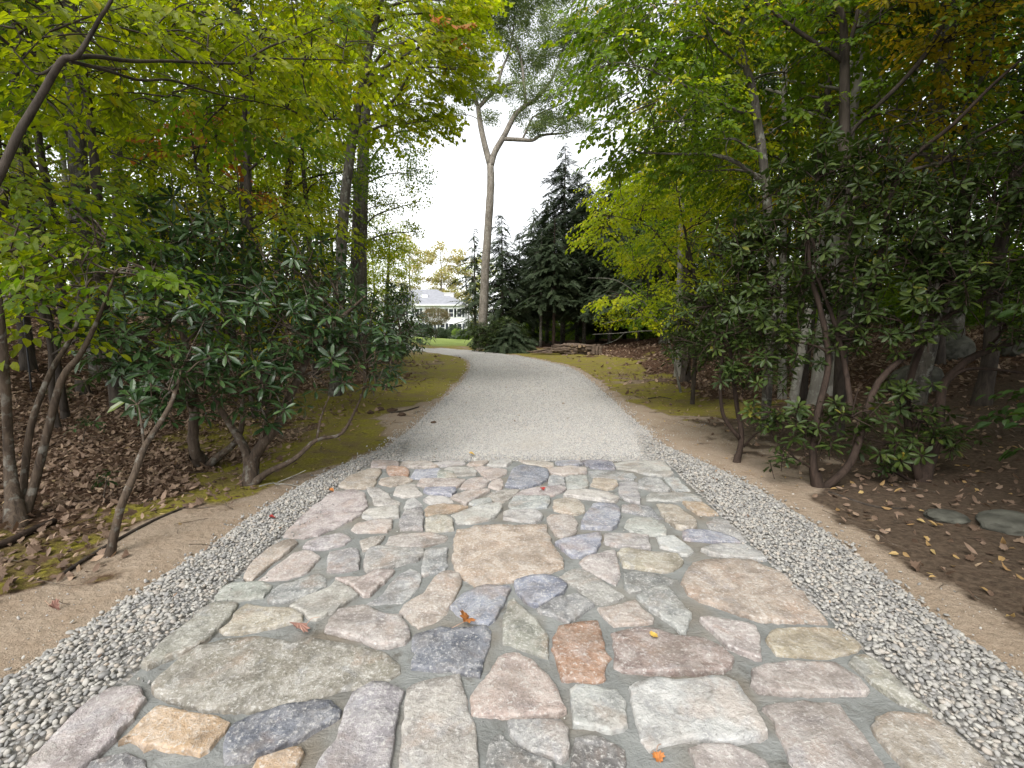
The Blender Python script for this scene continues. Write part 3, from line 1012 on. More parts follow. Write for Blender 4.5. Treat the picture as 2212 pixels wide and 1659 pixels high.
hgt = mathn(t, 'ADD', mathn(t, 'ADD', mathn(t, 'MULTIPLY', streak.outputs[0], .16), mathn(t, 'MULTIPLY', blotch.outputs[0], .75)), mathn(t, 'ADD', mathn(t, 'MULTIPLY', fine.outputs[0], .34), mathn(t, 'MULTIPLY', micro.outputs[0], .08)))
vr = N(t, "ShaderNodeTexVoronoi"); vr.feature = 'F1'; vr.inputs['Scale'].default_value = 7
l.new(mix(t, .35, mp.outputs[0], noise_tex(t, P0, 6, 4, .6).outputs['Color'], 'ADD'), vr.inputs['Vector'])
hgt = mathn(t, 'ADD', hgt, mathn(t, 'MULTIPLY', vr.outputs['Color'], .30))
c = mix(t, ramp(t, [(.0, (0, 0, 0)), (.75, (0, 0, 0)), (1, (.45, .45, .45))], vr.outputs['Distance']), c, (.16, .14, .12))
finish(t, c, .72, bump(t, hgt, 1.0, .028), .3)
M['stone'] = m

b = MB()
nxs, nys = 58, 84
# slab with a wavy trowelled top
xs = np.linspace(0, 1, nxs); xs = np.concatenate([[0, .004], np.linspace(.02, .98, nxs - 4), [.996, 1]]); ys = np.concatenate([[.25], np.linspace(.27, 5.243, nys - 2), [5.25]])
for yy in ys:
    xl = np.interp(yy, APRON[:5, 1], APRON[:5, 0]); xr = np.interp(yy, APRON[:4:-1, 1], APRON[:4:-1, 0])
    for k in xs:
        e = .015 * mnoise.noise(Vector((yy * 3, 0 if k < .5 else 9, 0)))
        xx = xl + (xr - xl) * k + e * (1 if k in (0, 1) else 0)
        edge_ = min(k, 1 - k) * 3.4
        zz = .015 + .006 * mnoise.noise(Vector((xx * 5, yy * 5, 0))) + .004 * mnoise.noise(Vector((xx * 14, yy * 14, 3))) - (.05 if k in (0, 1) or yy in (ys[0], ys[-1]) else 0)
        b.v.append((xx, yy, zz))
for i in range(nys - 1):
    for j in range(nxs - 1):
        q = i * nxs + j
        b.f.append((q, q + 1, q + nxs + 1, q + nxs))
b.m = [0] * len(b.f); b.a = [0] * len(b.f)
apron = b.build("stone_apron", M['mortar'], None, True)
tag(apron, kind="structure")

STONE_COL = {'pk': (.42, .345, .305), 'tan': (.42, .345, .275), 'pkg': (.40, .335, .305), 'pal': (.49, .465, .425), 'rus': (.42, .22, .12),
             'lav': (.40, .345, .345), 'gry': (.32, .315, .30), 'blu': (.285, .30, .375), 'grn': (.345, .36, .325), 'dkb': (.185, .195, .255),
             'olv': (.33, .305, .25), 'org': (.50, .335, .18), 'mau': (.30, .275, .28), 'big': (.45, .34, .255), 'gbl': (.255, .27, .28),
             'yel': (.50, .42, .29), 'wht': (.53, .525, .49), 'tpk': (.42, .325, .26), 'olt': (.30, .265, .215), 'lic': (.27, .275, .22),
             'slt': (.145, .16, .205), 'dgr': (.185, .18, .18), 'dgn': (.215, .225, .215), 'red': (.30, .21, .175)}
STONES = """pk -1563,4966 -1612,5214 -1320,5214 -1273,5019 -1428,4953
tan -1707,4383 -1698,4669 -1576,4901 -1442,4914 -1392,4764 -1392,4577 -1350,4383 -1427,4301 -1555,4301
pkg -1707,3293 -1733,3392 -1733,3788 -1709,4110 -1683,4223 -1527,4281 -1390,4184 -1264,3868 -1272,3696 -1368,3470 -1451,3317 -1541,3269
pal -1404,4321 -1296,4321 -1162,4165 -1105,4056 -997,3968 -995,3934 -1128,3892 -1214,3917 -1273,4073 -1354,4203
rus -1380,4940 -1373,4993 -1202,4966 -1111,4813 -1092,4692 -1236,4680 -1306,4740
tan -1334,4478 -1352,4622 -1269,4657 -1115,4657 -1016,4554 -1051,4478 -1188,4372 -1272,4414
pal -1222,3637 -1245,3726 -1205,3803 -998,3892 -939,3651 -1026,3608 -1177,3608
pk -1235,3405 -1219,3497 -1074,3565 -978,3565 -940,3430 -961,3367 -1197,3360
tan -1115,3222 -1045,3269 -959,3299 -956,3245 -974,3176 -976,3110 -1046,3083 -1076,3143
lav -1484,3116 -1489,3188 -1426,3257 -1301,3335 -1237,3299 -1191,3245 -1216,3176 -1297,3110 -1387,3099
tan -1683,2727 -1725,2869 -1723,3089 -1678,3210 -1607,3222 -1554,3176 -1566,3046 -1593,2917 -1603,2770 -1608,2694
pkg -1567,2702 -1539,2888 -1515,3026 -1454,3073 -1395,3057 -1310,2975 -1312,2897 -1310,2779 -1390,2719 -1493,2694
gry -1272,3046 -1223,3067 -1125,3099 -1078,3067 -1003,2842 -1093,2797 -1189,2797 -1208,2869
gry -962,2833 -1006,3036 -991,3089 -892,3110 -632,3099 -611,3016 -631,2936 -699,2907 -817,2833 -927,2797
pk -1235,5006 -1261,5186 -964,5200 -830,5006 -857,4966 -1114,4979
pal -920,5143 -857,5171 -691,5214 -549,5171 -542,5101 -668,5033 -791,5019
pk -506,5074 -481,5171 -289,5244 -277,5186 -325,5060 -460,5033
pal -279,5060 -236,5229 -3,5258 -12,5143 -69,5019 -185,5006
tan 75,5244 170,5244 465,5157 461,5019 406,4953 289,5046 165,5101
blu -1045,4622 -1051,4914 -805,4953 -791,4914 -786,4611 -898,4577
grn -767,4611 -791,4813 -767,4863 -647,4801 -571,4634 -690,4604
pal -746,4940 -681,5006 -431,4979 -375,4788 -394,4728 -508,4692 -587,4704 -640,4813 -713,4876
pk -426,4966 -335,5019 -60,4888 -66,4764 -156,4622 -237,4554 -318,4752
dkb -61,4383 -33,4599 13,4966 115,5101 286,4993 385,4888 386,4692 343,4532 277,4435 216,4383 98,4331 -3,4321
pkg -932,4403 -932,4554 -762,4577 -479,4554 -481,4499 -538,4352 -724,4337 -855,4346
pkg -503,4301 -477,4467 -435,4577 -310,4634 -236,4532 -258,4383 -325,4301
pk -227,4362 -206,4532 -118,4622 -93,4532 -96,4321 -124,4281 -189,4321
pal -1099,4165 -1121,4342 -1031,4424 -963,4414 -907,4281 -831,4147 -903,4092 -1012,4092
blu -832,4223 -825,4301 -720,4317 -553,4301 -530,4223 -564,4110 -681,4156 -788,4175
pk -564,4056 -532,4128 -426,4242 -216,4271 -220,4223 -311,4110 -370,4003 -402,3926 -468,3985
olv -236,4128 -185,4203 -74,4262 68,4271 61,4223 -3,4092 -75,3968 -135,3968 -199,4073
pkg 11,4101 96,4252 270,4321 471,4383 522,4321 475,4223 360,4110 100,4082
pal -797,4003 -760,4092 -660,4110 -543,4003 -531,3959 -606,3926 -725,3934
pal -926,3851 -943,3968 -897,4064 -827,3951 -788,3884 -839,3851 -905,3827
gry -377,3934 -338,4020 -206,4073 -181,3968 -250,3901 -313,3868
org -723,3711 -744,3788 -733,3868 -603,3909 -436,3868 -388,3843 -470,3772 -593,3711 -707,3688
pal -498,3696 -413,3772 -293,3868 -173,3917 -107,3901 -92,3819 -126,3696 -166,3622 -271,3551 -387,3524 -434,3524 -456,3608
grn -28,3851 4,4020 31,4064 345,4082 333,3934 293,3835 156,3795 23,3795
pal -69,3608 -65,3726 10,3772 187,3772 251,3681 232,3579 176,3544 58,3558
mau -902,3651 -915,3788 -785,3835 -754,3741 -693,3405 -778,3417 -862,3405 -893,3538
olv -659,3379 -698,3608 -639,3651 -527,3637 -479,3551 -462,3417 -494,3398 -570,3373
pk -909,3176 -913,3293 -835,3342 -624,3354 -483,3317 -478,3281 -503,3222 -590,3160 -745,3137 -883,3137
gry -569,2770 -608,3057 -547,3099 -455,3110 -453,3026 -428,2879 -432,2806 -494,2779 -551,2753
big -420,3405 -319,3424 -294,3470 -131,3470 56,3470 132,3457 232,3483 266,3470 267,3329 282,3165 309,3057 329,2955 335,2848 169,2742 -13,2679 -222,2631 -292,2716 -365,2807 -398,2955 -403,3078 -425,3257
blu 502,5186 636,5229 776,5186 796,5087 736,5019 518,5087
dkb 808,5171 869,5229 1070,5244 1147,5157 1133,4940 1116,4901 888,4940 839,5046
pal 1166,5129 1226,5171 1416,5244 1752,5214 1746,4966 1701,4740 1634,4680 1455,4704 1317,4863 1154,4927
pk 386,4888 482,4966 649,4993 812,4927 796,4776 695,4728 520,4704 422,4740
gbl 832,4850 917,4876 1283,4764 1283,4645 1232,4566 1020,4599 837,4645
gbl 365,4424 389,4622 439,4669 534,4622 520,4424 465,4393
grn 537,4321 565,4622 610,4680 781,4680 752,4383 724,4321 596,4281
yel 786,4393 840,4577 905,4599 1058,4532 1041,4424 971,4301 915,4271 853,4321
gry 1008,4184 1083,4510 1199,4554 1270,4510 1193,4223 1173,4073 1135,3934 1087,3926 1022,4038
gry 1232,4342 1291,4532 1373,4634 1515,4599 1504,4446 1508,4262 1478,4213 1352,4262
grn 1561,4599 1595,4611 1706,4577 1681,4424 1696,4252 1576,4232 1543,4301
pal 477,4110 523,4203 606,4252 838,4242 935,4165 980,4092 951,3994 897,3959 756,4020 641,4056
gry 1214,4003 1257,4128 1295,4165 1524,4184 1670,4165 1723,4073 1701,4003 1491,3994 1327,4003
tan 367,3868 387,4020 487,4073 592,4047 628,3884 614,3756 537,3696 501,3703 401,3756 366,3788
pk 290,3622 320,3688 413,3696 506,3651 515,3538 484,3354 455,3305 379,3269 328,3317 306,3457
blu 563,3538 621,3681 721,3934 914,3917 921,3803 886,3651 821,3470 769,3417 625,3417 543,3443
gbl 939,3772 972,3884 1069,3909 1188,3868 1206,3756 1225,3622 1191,3608 1076,3696
tan 1279,3934 1380,3959 1464,3917 1464,3741 1477,3565 1446,3457 1410,3424 1315,3417 1278,3443 1254,3579 1267,3772
org 1523,3955 1691,3964 1721,3848 1717,3692 1627,3685 1553,3715
grn 893,3457 932,3565 1013,3622 1146,3622 1197,3497 1157,3305 1105,3299 997,3311 914,3379
blu 316,3188 385,3222 493,3293 666,3360 662,3281 630,3165 587,3078 515,3016 452,2970 409,2990 359,3089
pal 675,3176 713,3342 782,3348 996,3305 1015,3293 989,3188 976,3089 911,3099 737,3143
wht 1088,3281 1216,3299 1247,3199 1266,3067 1258,3046 1203,3010 1164,3016 1129,3078 1060,3121
pkg 463,2907 474,2946 554,3005 652,3062 715,3067 713,2985 689,2814 672,2719 629,2649 554,2736 477,2842
yel 742,3026 765,3078 828,3083 971,3036 1132,3026 1145,2936 1110,2879 1026,2806 956,2797 838,2833 736,2851 737,2936
gry 1558,3534 1691,3619 1738,3590 1735,3493 1725,3351 1710,3219 1680,3225 1640,3339 1548,3440
blu 1311,3376 1362,3408 1475,3389 1590,3326 1645,3254 1660,3185 1528,3191 1389,3219 1278,3242
pal 1331,3075 1406,3129 1596,3162 1689,3146 1716,3065 1712,2943 1657,2943 1536,2983 1367,3013
tpk 1051,2667 1096,2751 1201,2876 1301,2929 1465,2938 1607,2924 1665,2849 1716,2768 1717,2675 1684,2604 1714,2573 1702,2499 1694,2375 1678,2284 1511,2290 1329,2305 1225,2375 1156,2429 1083,2485 1041,2543
grn -1730,2533 -1754,2625 -1715,2673 -1544,2673 -1470,2637 -1453,2578 -1457,2511 -1603,2484 -1689,2490
gry -1390,2458 -1433,2578 -1395,2649 -1345,2673 -1249,2787 -1202,2761 -1132,2637 -1181,2578 -1285,2490
pal -1249,2427 -1218,2511 -1104,2601 -1101,2698 -1017,2637 -908,2533 -953,2458 -989,2387 -1049,2310 -1087,2314 -1162,2387
pk -1099,2716 -950,2729 -867,2807 -758,2801 -771,2742 -816,2607 -832,2528 -865,2528 -954,2619
gry -822,2453 -767,2528 -742,2631 -718,2755 -662,2821 -613,2794 -572,2729 -565,2655 -590,2550 -628,2463 -698,2463
yel -1520,2228 -1500,2273 -1526,2387 -1511,2458 -1370,2407 -1245,2407 -1156,2347 -1129,2300 -1182,2273 -1239,2246 -1377,2202 -1455,2198
olv -1721,1970 -1735,2144 -1713,2273 -1730,2387 -1688,2458 -1555,2447 -1534,2328 -1532,2211 -1541,2104 -1580,2050 -1639,1999 -1674,1956
olt -1569,1839 -1573,1877 -1555,1984 -1515,2065 -1436,2112 -1344,2144 -1298,2152 -1136,2120 -1075,2096 -1042,2144 -887,2120 -744,2092 -624,2054 -531,1981 -517,1926 -548,1886 -640,1848 -796,1808 -894,1767 -994,1733 -1141,1712 -1288,1725 -1430,1762 -1503,1791
pk -971,2211 -967,2333 -958,2392 -827,2427 -724,2352 -616,2333 -528,2207 -517,2156 -543,2124 -608,2096 -682,2108 -795,2164
tan -612,2367 -605,2442 -518,2550 -486,2716 -427,2788 -332,2768 -310,2631 -340,2495 -366,2362 -416,2296 -485,2250 -549,2305
blu -337,2417 -308,2495 -238,2584 -161,2625 -13,2619 -13,2584 -50,2463 -95,2314 -124,2277 -214,2296 -278,2343
blu 14,2667 133,2716 259,2729 333,2643 297,2561 218,2484 126,2422 89,2453 40,2550
lic -33,2124 -46,2241 -18,2453 13,2484 38,2432 103,2324 152,2241 176,2173 168,2031 139,2039 50,2092
slt -496,2140 -486,2173 -377,2233 -295,2233 -238,2241 -146,2264 -109,2215 -120,2100 -137,2017 -151,1909 -213,1926 -286,1943 -337,1939 -458,1956 -462,2002 -462,2054 -495,2108
tpk -165,1725 -166,1788 -145,1836 -109,1880 -63,2002 -21,2017 27,2024 84,1988 151,1899 197,1805 211,1720 186,1698 86,1687 -72,1693 -158,1701
pal -386,1396 -404,1491 -421,1623 -435,1708 -457,1828 -444,1850 -342,1887 -240,1914 -212,1814 -185,1708 -151,1623 -126,1491 -115,1396
mau -680,1786 -616,1850 -560,1857 -474,1807 -473,1733 -461,1623 -442,1491 -430,1409 -699,1409 -700,1500 -663,1578 -679,1708
gry -9,1658 1,1674 32,1664 187,1658 208,1612 202,1515 171,1495 78,1530 11,1578
dgr -85,1515 -73,1578 -44,1595 -9,1551 63,1510 146,1481 141,1419 -89,1419
gry 304,2736 367,2794 444,2828 522,2742 595,2619 654,2528 605,2484 497,2458 463,2479 391,2607
dgn 682,2619 722,2768 774,2794 909,2768 1026,2698 939,2643 817,2596 703,2567
dgn 145,2392 246,2484 367,2528 427,2495 455,2432 403,2382 305,2286 272,2305 233,2343 174,2362
gry 729,2517 787,2561 878,2601 939,2584 957,2484 965,2402 970,2333 917,2241 895,2198 864,2207 848,2277 772,2402
pk 481,2402 514,2412 606,2432 710,2495 719,2412 761,2324 738,2286 668,2268 542,2259 521,2296
rus 216,2156 247,2241 363,2277 454,2286 460,2198 450,2061 464,2024 423,1974 414,1906 405,1883 226,1883 219,1960 209,2024
red 518,2198 655,2241 760,2224 818,2173 961,2148 1021,2069 1041,2009 1011,1967 954,1932 855,1926 601,1926 511,1929 477,1960 508,2077
pk 1011,2300 1097,2305 1173,2277 1273,2241 1254,2173 1182,2017 1151,2017 1067,2100 1040,2190
wht 255,1817 284,1839 333,1836 445,1817 467,1747 448,1651 430,1631 385,1621 327,1641 249,1646 254,1720
wht 519,1835 586,1872 658,1879 730,1854 814,1865 880,1883 948,1879 979,1835 985,1746 981,1600 941,1581 861,1570 751,1578 655,1587 579,1567 516,1535 499,1578 500,1658 511,1759
dgr 226,1500 247,1584 310,1603 378,1573 415,1541 408,1491 388,1428 211,1428
pk 668,1541 718,1557 813,1551 869,1535 905,1495 915,1428 665,1428 676,1500
yel 1291,2160 1364,2219 1450,2236 1671,2236 1721,2193 1723,2111 1672,2072 1575,2042 1469,2027 1357,2034 1275,2042 1277,2103
pkg 1059,1851 1109,1928 1184,1963 1322,1977 1503,1977 1526,1935 1548,1882 1545,1826 1510,1799 1385,1805 1214,1799 1076,1808
olv 1581,1977 1639,2027 1693,2034 1710,1956 1706,1863 1703,1784 1713,1716 1695,1706 1627,1755 1603,1838 1592,1902
pkg 1043,1722 1097,1744 1236,1758 1330,1758 1363,1739 1353,1643 1349,1580 1337,1499 1328,1433 1031,1433 1016,1499 1033,1570 1058,1674
tan 1420,1633 1469,1674 1540,1695 1685,1684 1700,1628 1720,1575 1725,1482 1694,1413 1405,1413 1420,1516 1418,1575
lav -1739,1495 -1751,1589 -1769,1689 -1770,1766 -1741,1821 -1640,1835 -1551,1766 -1533,1677 -1527,1584 -1526,1515 -1551,1465 -1718,1460
org -1479,1567 -1469,1623 -1471,1664 -1467,1720 -1448,1730 -1347,1701 -1202,1683 -1130,1658 -1127,1612 -1141,1541 -1158,1522 -1230,1535 -1342,1557 -1364,1546 -1448,1584
slt -1052,1515 -1086,1578 -1095,1635 -1059,1671 -952,1708 -854,1740 -837,1753 -763,1759 -706,1708 -702,1683 -761,1635 -807,1589 -856,1567 -884,1541 -949,1510 -1034,1492
org -915,1500 -871,1525 -823,1546 -797,1541 -782,1520 -776,1485 -786,1446 -914,1446
dgr -1523,1491 -1493,1505 -1428,1512 -1346,1500 -1281,1446 -1511,1446"""
ANGLED = ('slt', 'dkb', 'blu', 'rus', 'gbl', 'mau')
rng = random.Random(21)
def make_stone(code, pts):
    n0 = len(pts)
    cen = Vector((sum(p[0] for p in pts) / n0, sum(p[1] for p in pts) / n0, 0))
    # clockwise outlines are turned round
    ar = sum(pts[i][0] * pts[(i + 1) % n0][1] - pts[(i + 1) % n0][0] * pts[i][1] for i in range(n0))
    if ar < 0: pts = pts[::-1]
    P2 = [Vector((x, y, 0)) for x, y in pts]
    # corners slightly rounded, edges chipped
    out = []
    soft = .02 if code in ANGLED else .05
    for i in range(n0):
        a, c_, d_ = P2[i - 1], P2[i], P2[(i + 1) % n0]
        for q, w_ in ((a, soft), (d_, soft)):
            out.append(c_.lerp(q, w_))
    fine_ = []
    for i in range(len(out)):
        a, c_ = out[i], out[(i + 1) % len(out)]
        k = max(1, int((c_ - a).length / .024))
        for j in range(k):
            fine_.append(a.lerp(c_, j / k))
    sd_ = rng.uniform(0, 99)
    R = []
    size = math.sqrt(abs(ar) / 2)
    for p in fine_:
        r = (p - cen)
        if r.length < 1e-4: r = Vector((.01, 0, 0))
        k = mnoise.noise(Vector((p.x * 22, p.y * 22, sd_))) * .010 + mnoise.noise(Vector((p.x * 62, p.y * 62, sd_))) * .009
        R.append(p + r.normalized() * (k + .011))
    n = len(R)
    top = rng.uniform(.026, .042)
    tiltx, tilty = rng.gauss(0, .018), rng.gauss(0, .018)
    lip = .003 if code in ANGLED else .006
    V, F = [], []
    # inset along the edge normal so thin tips stay sound
    nrm = []
    for i in range(n):
        e = R[(i + 1) % n] - R[i - 1]
        nn = Vector((-e.y, e.x, 0))
        nrm.append(nn.normalized() if nn.length > 1e-9 else Vector((0, 0, 0)))
    # each ring inwards follows a calmer outline, so that no chipped corner folds over itself
    RS = [R, R]
    for it in (0, 1):
        q = RS[-1]
        for _ in range(it):
            q = [q[i] * .5 + (q[i - 1] + q[(i + 1) % n]) * .25 for i in range(n)]
        RS.append(q)
    for i in range(n):
        tc = (cen - R[i])
        tc = tc.normalized() if tc.length > 1e-6 else tc
        nrm[i] = nrm[i] * .5 + tc * .5
    def zt(p, base):
        q = p - cen
        return base + q.x * tiltx + q.y * tilty + .008 * mnoise.noise(Vector((p.x * 7, p.y * 7, sd_))) + .004 * mnoise.noise(Vector((p.x * 19, p.y * 19, sd_)))
    rings = []
    for k, (ins, zb) in enumerate(((-.004, -.03), (0.0, top * .45), (lip * .5, top * .86), (lip * 1.3, top))):
        rings.append([Vector((RS[k][i].x + nrm[i].x * ins, RS[k][i].y + nrm[i].y * ins, zb if k == 0 else zt(R[i], zb))) for i in range(n)])
    for s_ in (.86, .70, .52, .34, .16):
        rings.append([Vector((cen.x + (q.x - cen.x) * s_, cen.y + (q.y - cen.y) * s_, zt(cen + (q - cen) * s_, top + .003 * (1 - s_)))) for q in rings[3]])
    for rg_ in rings: V += [p - cen for p in rg_]
    for k in range(len(rings) - 1):
        for i in range(n):
            j = (i + 1) % n
            F.append((k * n + i, k * n + j, (k + 1) * n + j, (k + 1) * n + i))
    V.append(Vector((0, 0, zt(cen, top + .003))))
    for i in range(n):
        F.append(((len(rings) - 1) * n + i, (len(rings) - 1) * n + (i + 1) % n, len(V) - 1))
    b = MB(); b.add(V, F)
    me = b.mesh("stone", M['stone'], True)
    me.polygons.foreach_set("use_smooth", [i >= 3 * n for i in range(len(me.polygons))])     # a broken edge stays crisp
    o = bpy.data.objects.new("stone", me)
    o.location = cen
    o.parent = apron
    c = STONE_COL[code]
    gm = sum(c) / 3
    c = tuple((k * .80 + gm * .20) * .90 for k in c)
    if code in ('wht', 'pal', 'yel'): c = tuple(k * .88 for k in c)
    j = rng.uniform(.9, 1.1)
    o.color = (c[0] * j * rng.uniform(.96, 1.04), c[1] * j, c[2] * j * rng.uniform(.95, 1.05), 1)
    COL.objects.link(o)
    return o
for ln in STONES.strip().splitlines():
    q = ln.split()
    make_stone(q[0], [tuple(float(k) / 1000 for k in s_.split(',')) for s_ in q[1:]])
# the apron goes on towards the road, under the photographer
for (x, y, a, b_) in ((-1.3, 1.12, .26, .18), (-.72, 1.15, .22, .16), (-.15, 1.08, .2, .2), (.42, 1.12, .24, .17), (1.0, 1.1, .24, .2), (1.46, 1.12, .16, .2), (-1.35, .7, .24, .15), (-.8, .72, .2, .17), (-.2, .68, .28, .15), (.4, .7, .2, .16), (.95, .66, .24, .17), (1.42, .68, .18, .15)):
    pts = [(x + a * math.cos(k) * rng.uniform(.8, 1.05), y + b_ * math.sin(k) * rng.uniform(.8, 1.05)) for k in [2 * PI * q / 8 for q in range(8)]]
    make_stone(rng.choice(['pal', 'gry', 'pk', 'tan', 'gbl', 'pkg']), pts)

# =================================================================== TREES AND SHRUBS
def B(u, v, Y, r, *k): return (P(u, v, Y), r, *k)
def PL(*a): return [P(*q) for q in a]
def base_at(x, y, sink=.08): return Vector((x, y, tzf(x, y) - sink))
def base_px(u, v, sink=.05):
    p = G(u, v); p.z -= sink
    return p

def auto_blobs(rng, x, y, z0, z1, R, n, rr=(.8, 1.5), lean=(0, 0)):
    o = []
    for i in range(n):
        t = (i + rng.random()) / n
        a = i * 2.4 + rng.uniform(-.5, .5)
        k = R * rng.uniform(.45, 1) * (1 - .35 * t)
        o.append((Vector((x + math.cos(a) * k + lean[0] * t, y + math.sin(a) * k + lean[1] * t, z0 + (z1 - z0) * t)), rng.uniform(*rr)))
    return o

SEED = [100]
def forest(name, label, x, y, h, r, kind, z0, R, nb, dens, bark='bark_grey', group=None, lean=(0, 0), near=0, rr=(.8, 1.5), kinds2=None, scl=(.9, 1.4), flat=.5, cat='tree', z1=None, ntw=3):
    SEED[0] += 1
    rng = random.Random(SEED[0])
    g = tzf(x, y)
    tp = [Vector((x, y, g - .1))]
    for k in (.12, .3, .5, .75, 1.0):
        tp.append(Vector((x + lean[0] * k + rng.gauss(0, .05) * h * .12, y + lean[1] * k + rng.gauss(0, .05) * h * .12, g + h * k)))
    rad = [r * 1.1, r, r * .88, r * .72, r * .45, r * .12]
    bl = auto_blobs(rng, x, y, g + z0, g + (z1 or h), R, nb, rr, lean)
    return make_tree(name, label, cat, tp, rad, bl, kind, bark, dens * (1.7 if x > 0 else 1.35), near, group, flat, scl, SEED[0], kinds2=kinds2, ntw=ntw)

# ---- the tall forked tree beyond the bend, in the middle
Yc = 30
tall = make_tree('tall_tree', 'tall bare trunked tree forking high against the white sky at the bend of the drive', 'tree',
    [base_at(P(1041, 740, Yc).x, Yc)] + PL((1043, 690, Yc), (1050, 553, Yc), (1057, 450, Yc), (1060, 400, Yc), (1059, 354, Yc)), [.33, .29, .26, .24, .24, .22],
    [B(*q) for q in ((1012, 205, 30, 1.0), (1030, 130, 30, 1.2), (1090, 70, 30, 1.5), (1130, 140, 30.5, 1.3), (1180, 115, 30, 1.4), (1205, 190, 29.5, 1.2), (1235, 245, 29.5, .9), (1185, 250, 30, .8),
                     (1150, 280, 30, .6), (1060, 190, 29.5, .9), (1105, 195, 30, .8), (1255, 70, 30, 1.5), (965, 70, 30, 1.4), (1285, 185, 29.5, .9), (1010, 30, 30, 1.5), (1165, 20, 30.5, 1.7), (1310, 110, 30, 1.2),
                     (1262, 275, 29.5, .7), (955, 190, 30, .7), (1075, -40, 30, 1.8), (1220, -50, 30, 2), (1000, -70, 30, 1.8), (1275, 130, 29, 1.0), (1060, 255, 30, .6), (1120, 245, 30, .7), (985, 245, 30, .6), (1170, 270, 29.5, .8), (1215, 275, 29.5, .7), (1005, 150, 29.5, 1.1), (1150, 200, 29.5, 1.0), (1225, 150, 29.5, 1.0), (1050, 20, 29.5, 1.6), (1110, -10, 29.5, 1.7), (1200, 60, 29.5, 1.5), (940, 130, 29.5, 1.0), (920, 40, 29.5, 1.3), (1330, 30, 30, 1.4), (1310, 200, 29.5, .9), (1335, 250, 29.5, .7), (980, 110, 29.5, 1.0))],
    'oak', 'bark_tall', 190, 0, seed=1, ntw=7, flat=.75, scl=(.65, 1.0),
    limbs=[(PL((1059, 360, Yc), (1044, 300, Yc), (1035, 253, Yc), (1033, 230, Yc)), [.20, .18, .16, .15]),
           (PL((1033, 232, Yc), (1022, 213, Yc), (1008, 200, Yc), (990, 190, Yc)), [.09, .08, .06, .03]),
           (PL((1033, 232, Yc), (1024, 190, Yc), (1024, 120, Yc), (1012, 40, Yc), (1000, -60, Yc)), [.10, .09, .07, .05, .03]),
           (PL((1034, 232, Yc), (1060, 205, Yc), (1074, 192, Yc), (1108, 180, Yc), (1140, 178, Yc)), [.13, .12, .10, .07, .03]),
           (PL((1072, 193, Yc), (1086, 145, Yc), (1102, 105, Yc), (1112, 20, Yc), (1100, -60, Yc)), [.10, .08, .06, .04, .02]),
           (PL((1059, 360, Yc), (1070, 327, Yc), (1091, 290, Yc), (1113, 248, Yc), (1138, 226, Yc)), [.22, .19, .17, .15, .14]),
           (PL((1136, 228, Yc), (1132, 185, Yc), (1126, 130, Yc), (1112, 88, Yc), (1096, 50, Yc), (1080, -40, Yc)), [.11, .10, .08, .06, .04, .02]),
           (PL((1138, 226, Yc), (1160, 212, Yc), (1186, 180, Yc), (1206, 140, Yc), (1230, 60, Yc), (1240, -40, Yc)), [.12, .11, .08, .06, .04, .02]),
           (PL((1090, 300, Yc), (1127, 302, Yc), (1150, 303, Yc), (1172, 292, Yc), (1217, 288, Yc), (1240, 283, Yc)), [.13, .12, .10, .08, .05, .02]),
           (PL((1130, 298, Yc), (1146, 262, Yc), (1156, 250, Yc), (1200, 230, Yc), (1230, 215, Yc)), [.07, .06, .05, .04, .02]),
           (PL((1156, 252, Yc), (1200, 258, Yc), (1240, 250, Yc), (1290, 230, Yc)), [.05, .04, .03, .02]),
           (PL((1190, 289, Yc), (1220, 262, Yc), (1255, 235, Yc)), [.04, .03, .015])])

# ---- young maple with a crooked limb, upper corner by the leaf litter
make_tree('maple_tree', 'young maple with a crooked dark limb reaching over the woodland above the leaf litter', 'tree',
    [base_at(-4.75, 3.0)] + PL((-260, 900, 3.1), (-110, 600, 3.2), (0, 377, 3.3), (40, 290, 3.35), (83, 217, 3.4), (133, 133, 3.4), (163, 123, 3.4), (187, 90, 3.45), (217, 37, 3.5), (240, 0, 3.5), (290, -120, 3.6)),
    [.034, .032, .029, .026, .025, .023, .021, .017, .014, .012, .011, .008],
    [B(*q) for q in ((150, 40, 3.9, .7), (300, 70, 4.3, .7), (40, 120, 4.2, .6), (430, 95, 4.9, .7), (560, 50, 5.3, .75), (660, 120, 5.7, .7), (330, 225, 4.9, .55), (480, 245, 5.5, .55), (90, 210, 4.8, .5),
                     (430, 20, 5, .7), (750, 90, 6.1, .8), (620, 235, 5.9, .5), (250, 150, 4.6, .5), (20, 20, 4, .6), (540, 150, 5.2, .5), (720, 255, 6.3, .45))],
    'yg', 'bark_dark', 80, 300, seed=2, kinds2=('g', .62),
    limbs=[(PL((160, 124, 3.4), (207, 122, 3.6), (284, 132, 3.9), (367, 132, 4.2), (500, 137, 4.7), (550, 127, 4.9), (634, 127, 5.3), (740, 130, 5.8)), [.018, .016, .014, .012, .011, .010, .008, .005]),
           (PL((150, 132, 3.4), (234, 153, 3.7), (300, 173, 4), (367, 173, 4.3), (434, 193, 4.7), (500, 210, 5), (600, 230, 5.6), (700, 262, 6.2)), [.014, .012, .011, .010, .009, .008, .006, .004]),
           (PL((534, 128, 4.85), (584, 100, 5), (650, 77, 5.2), (740, 40, 5.5)), [.012, .01, .008, .005]),
           (PL((30, 110, 3.9), (80, 160, 3.8), (134, 133, 3.4)), [.006, .009, .014])])

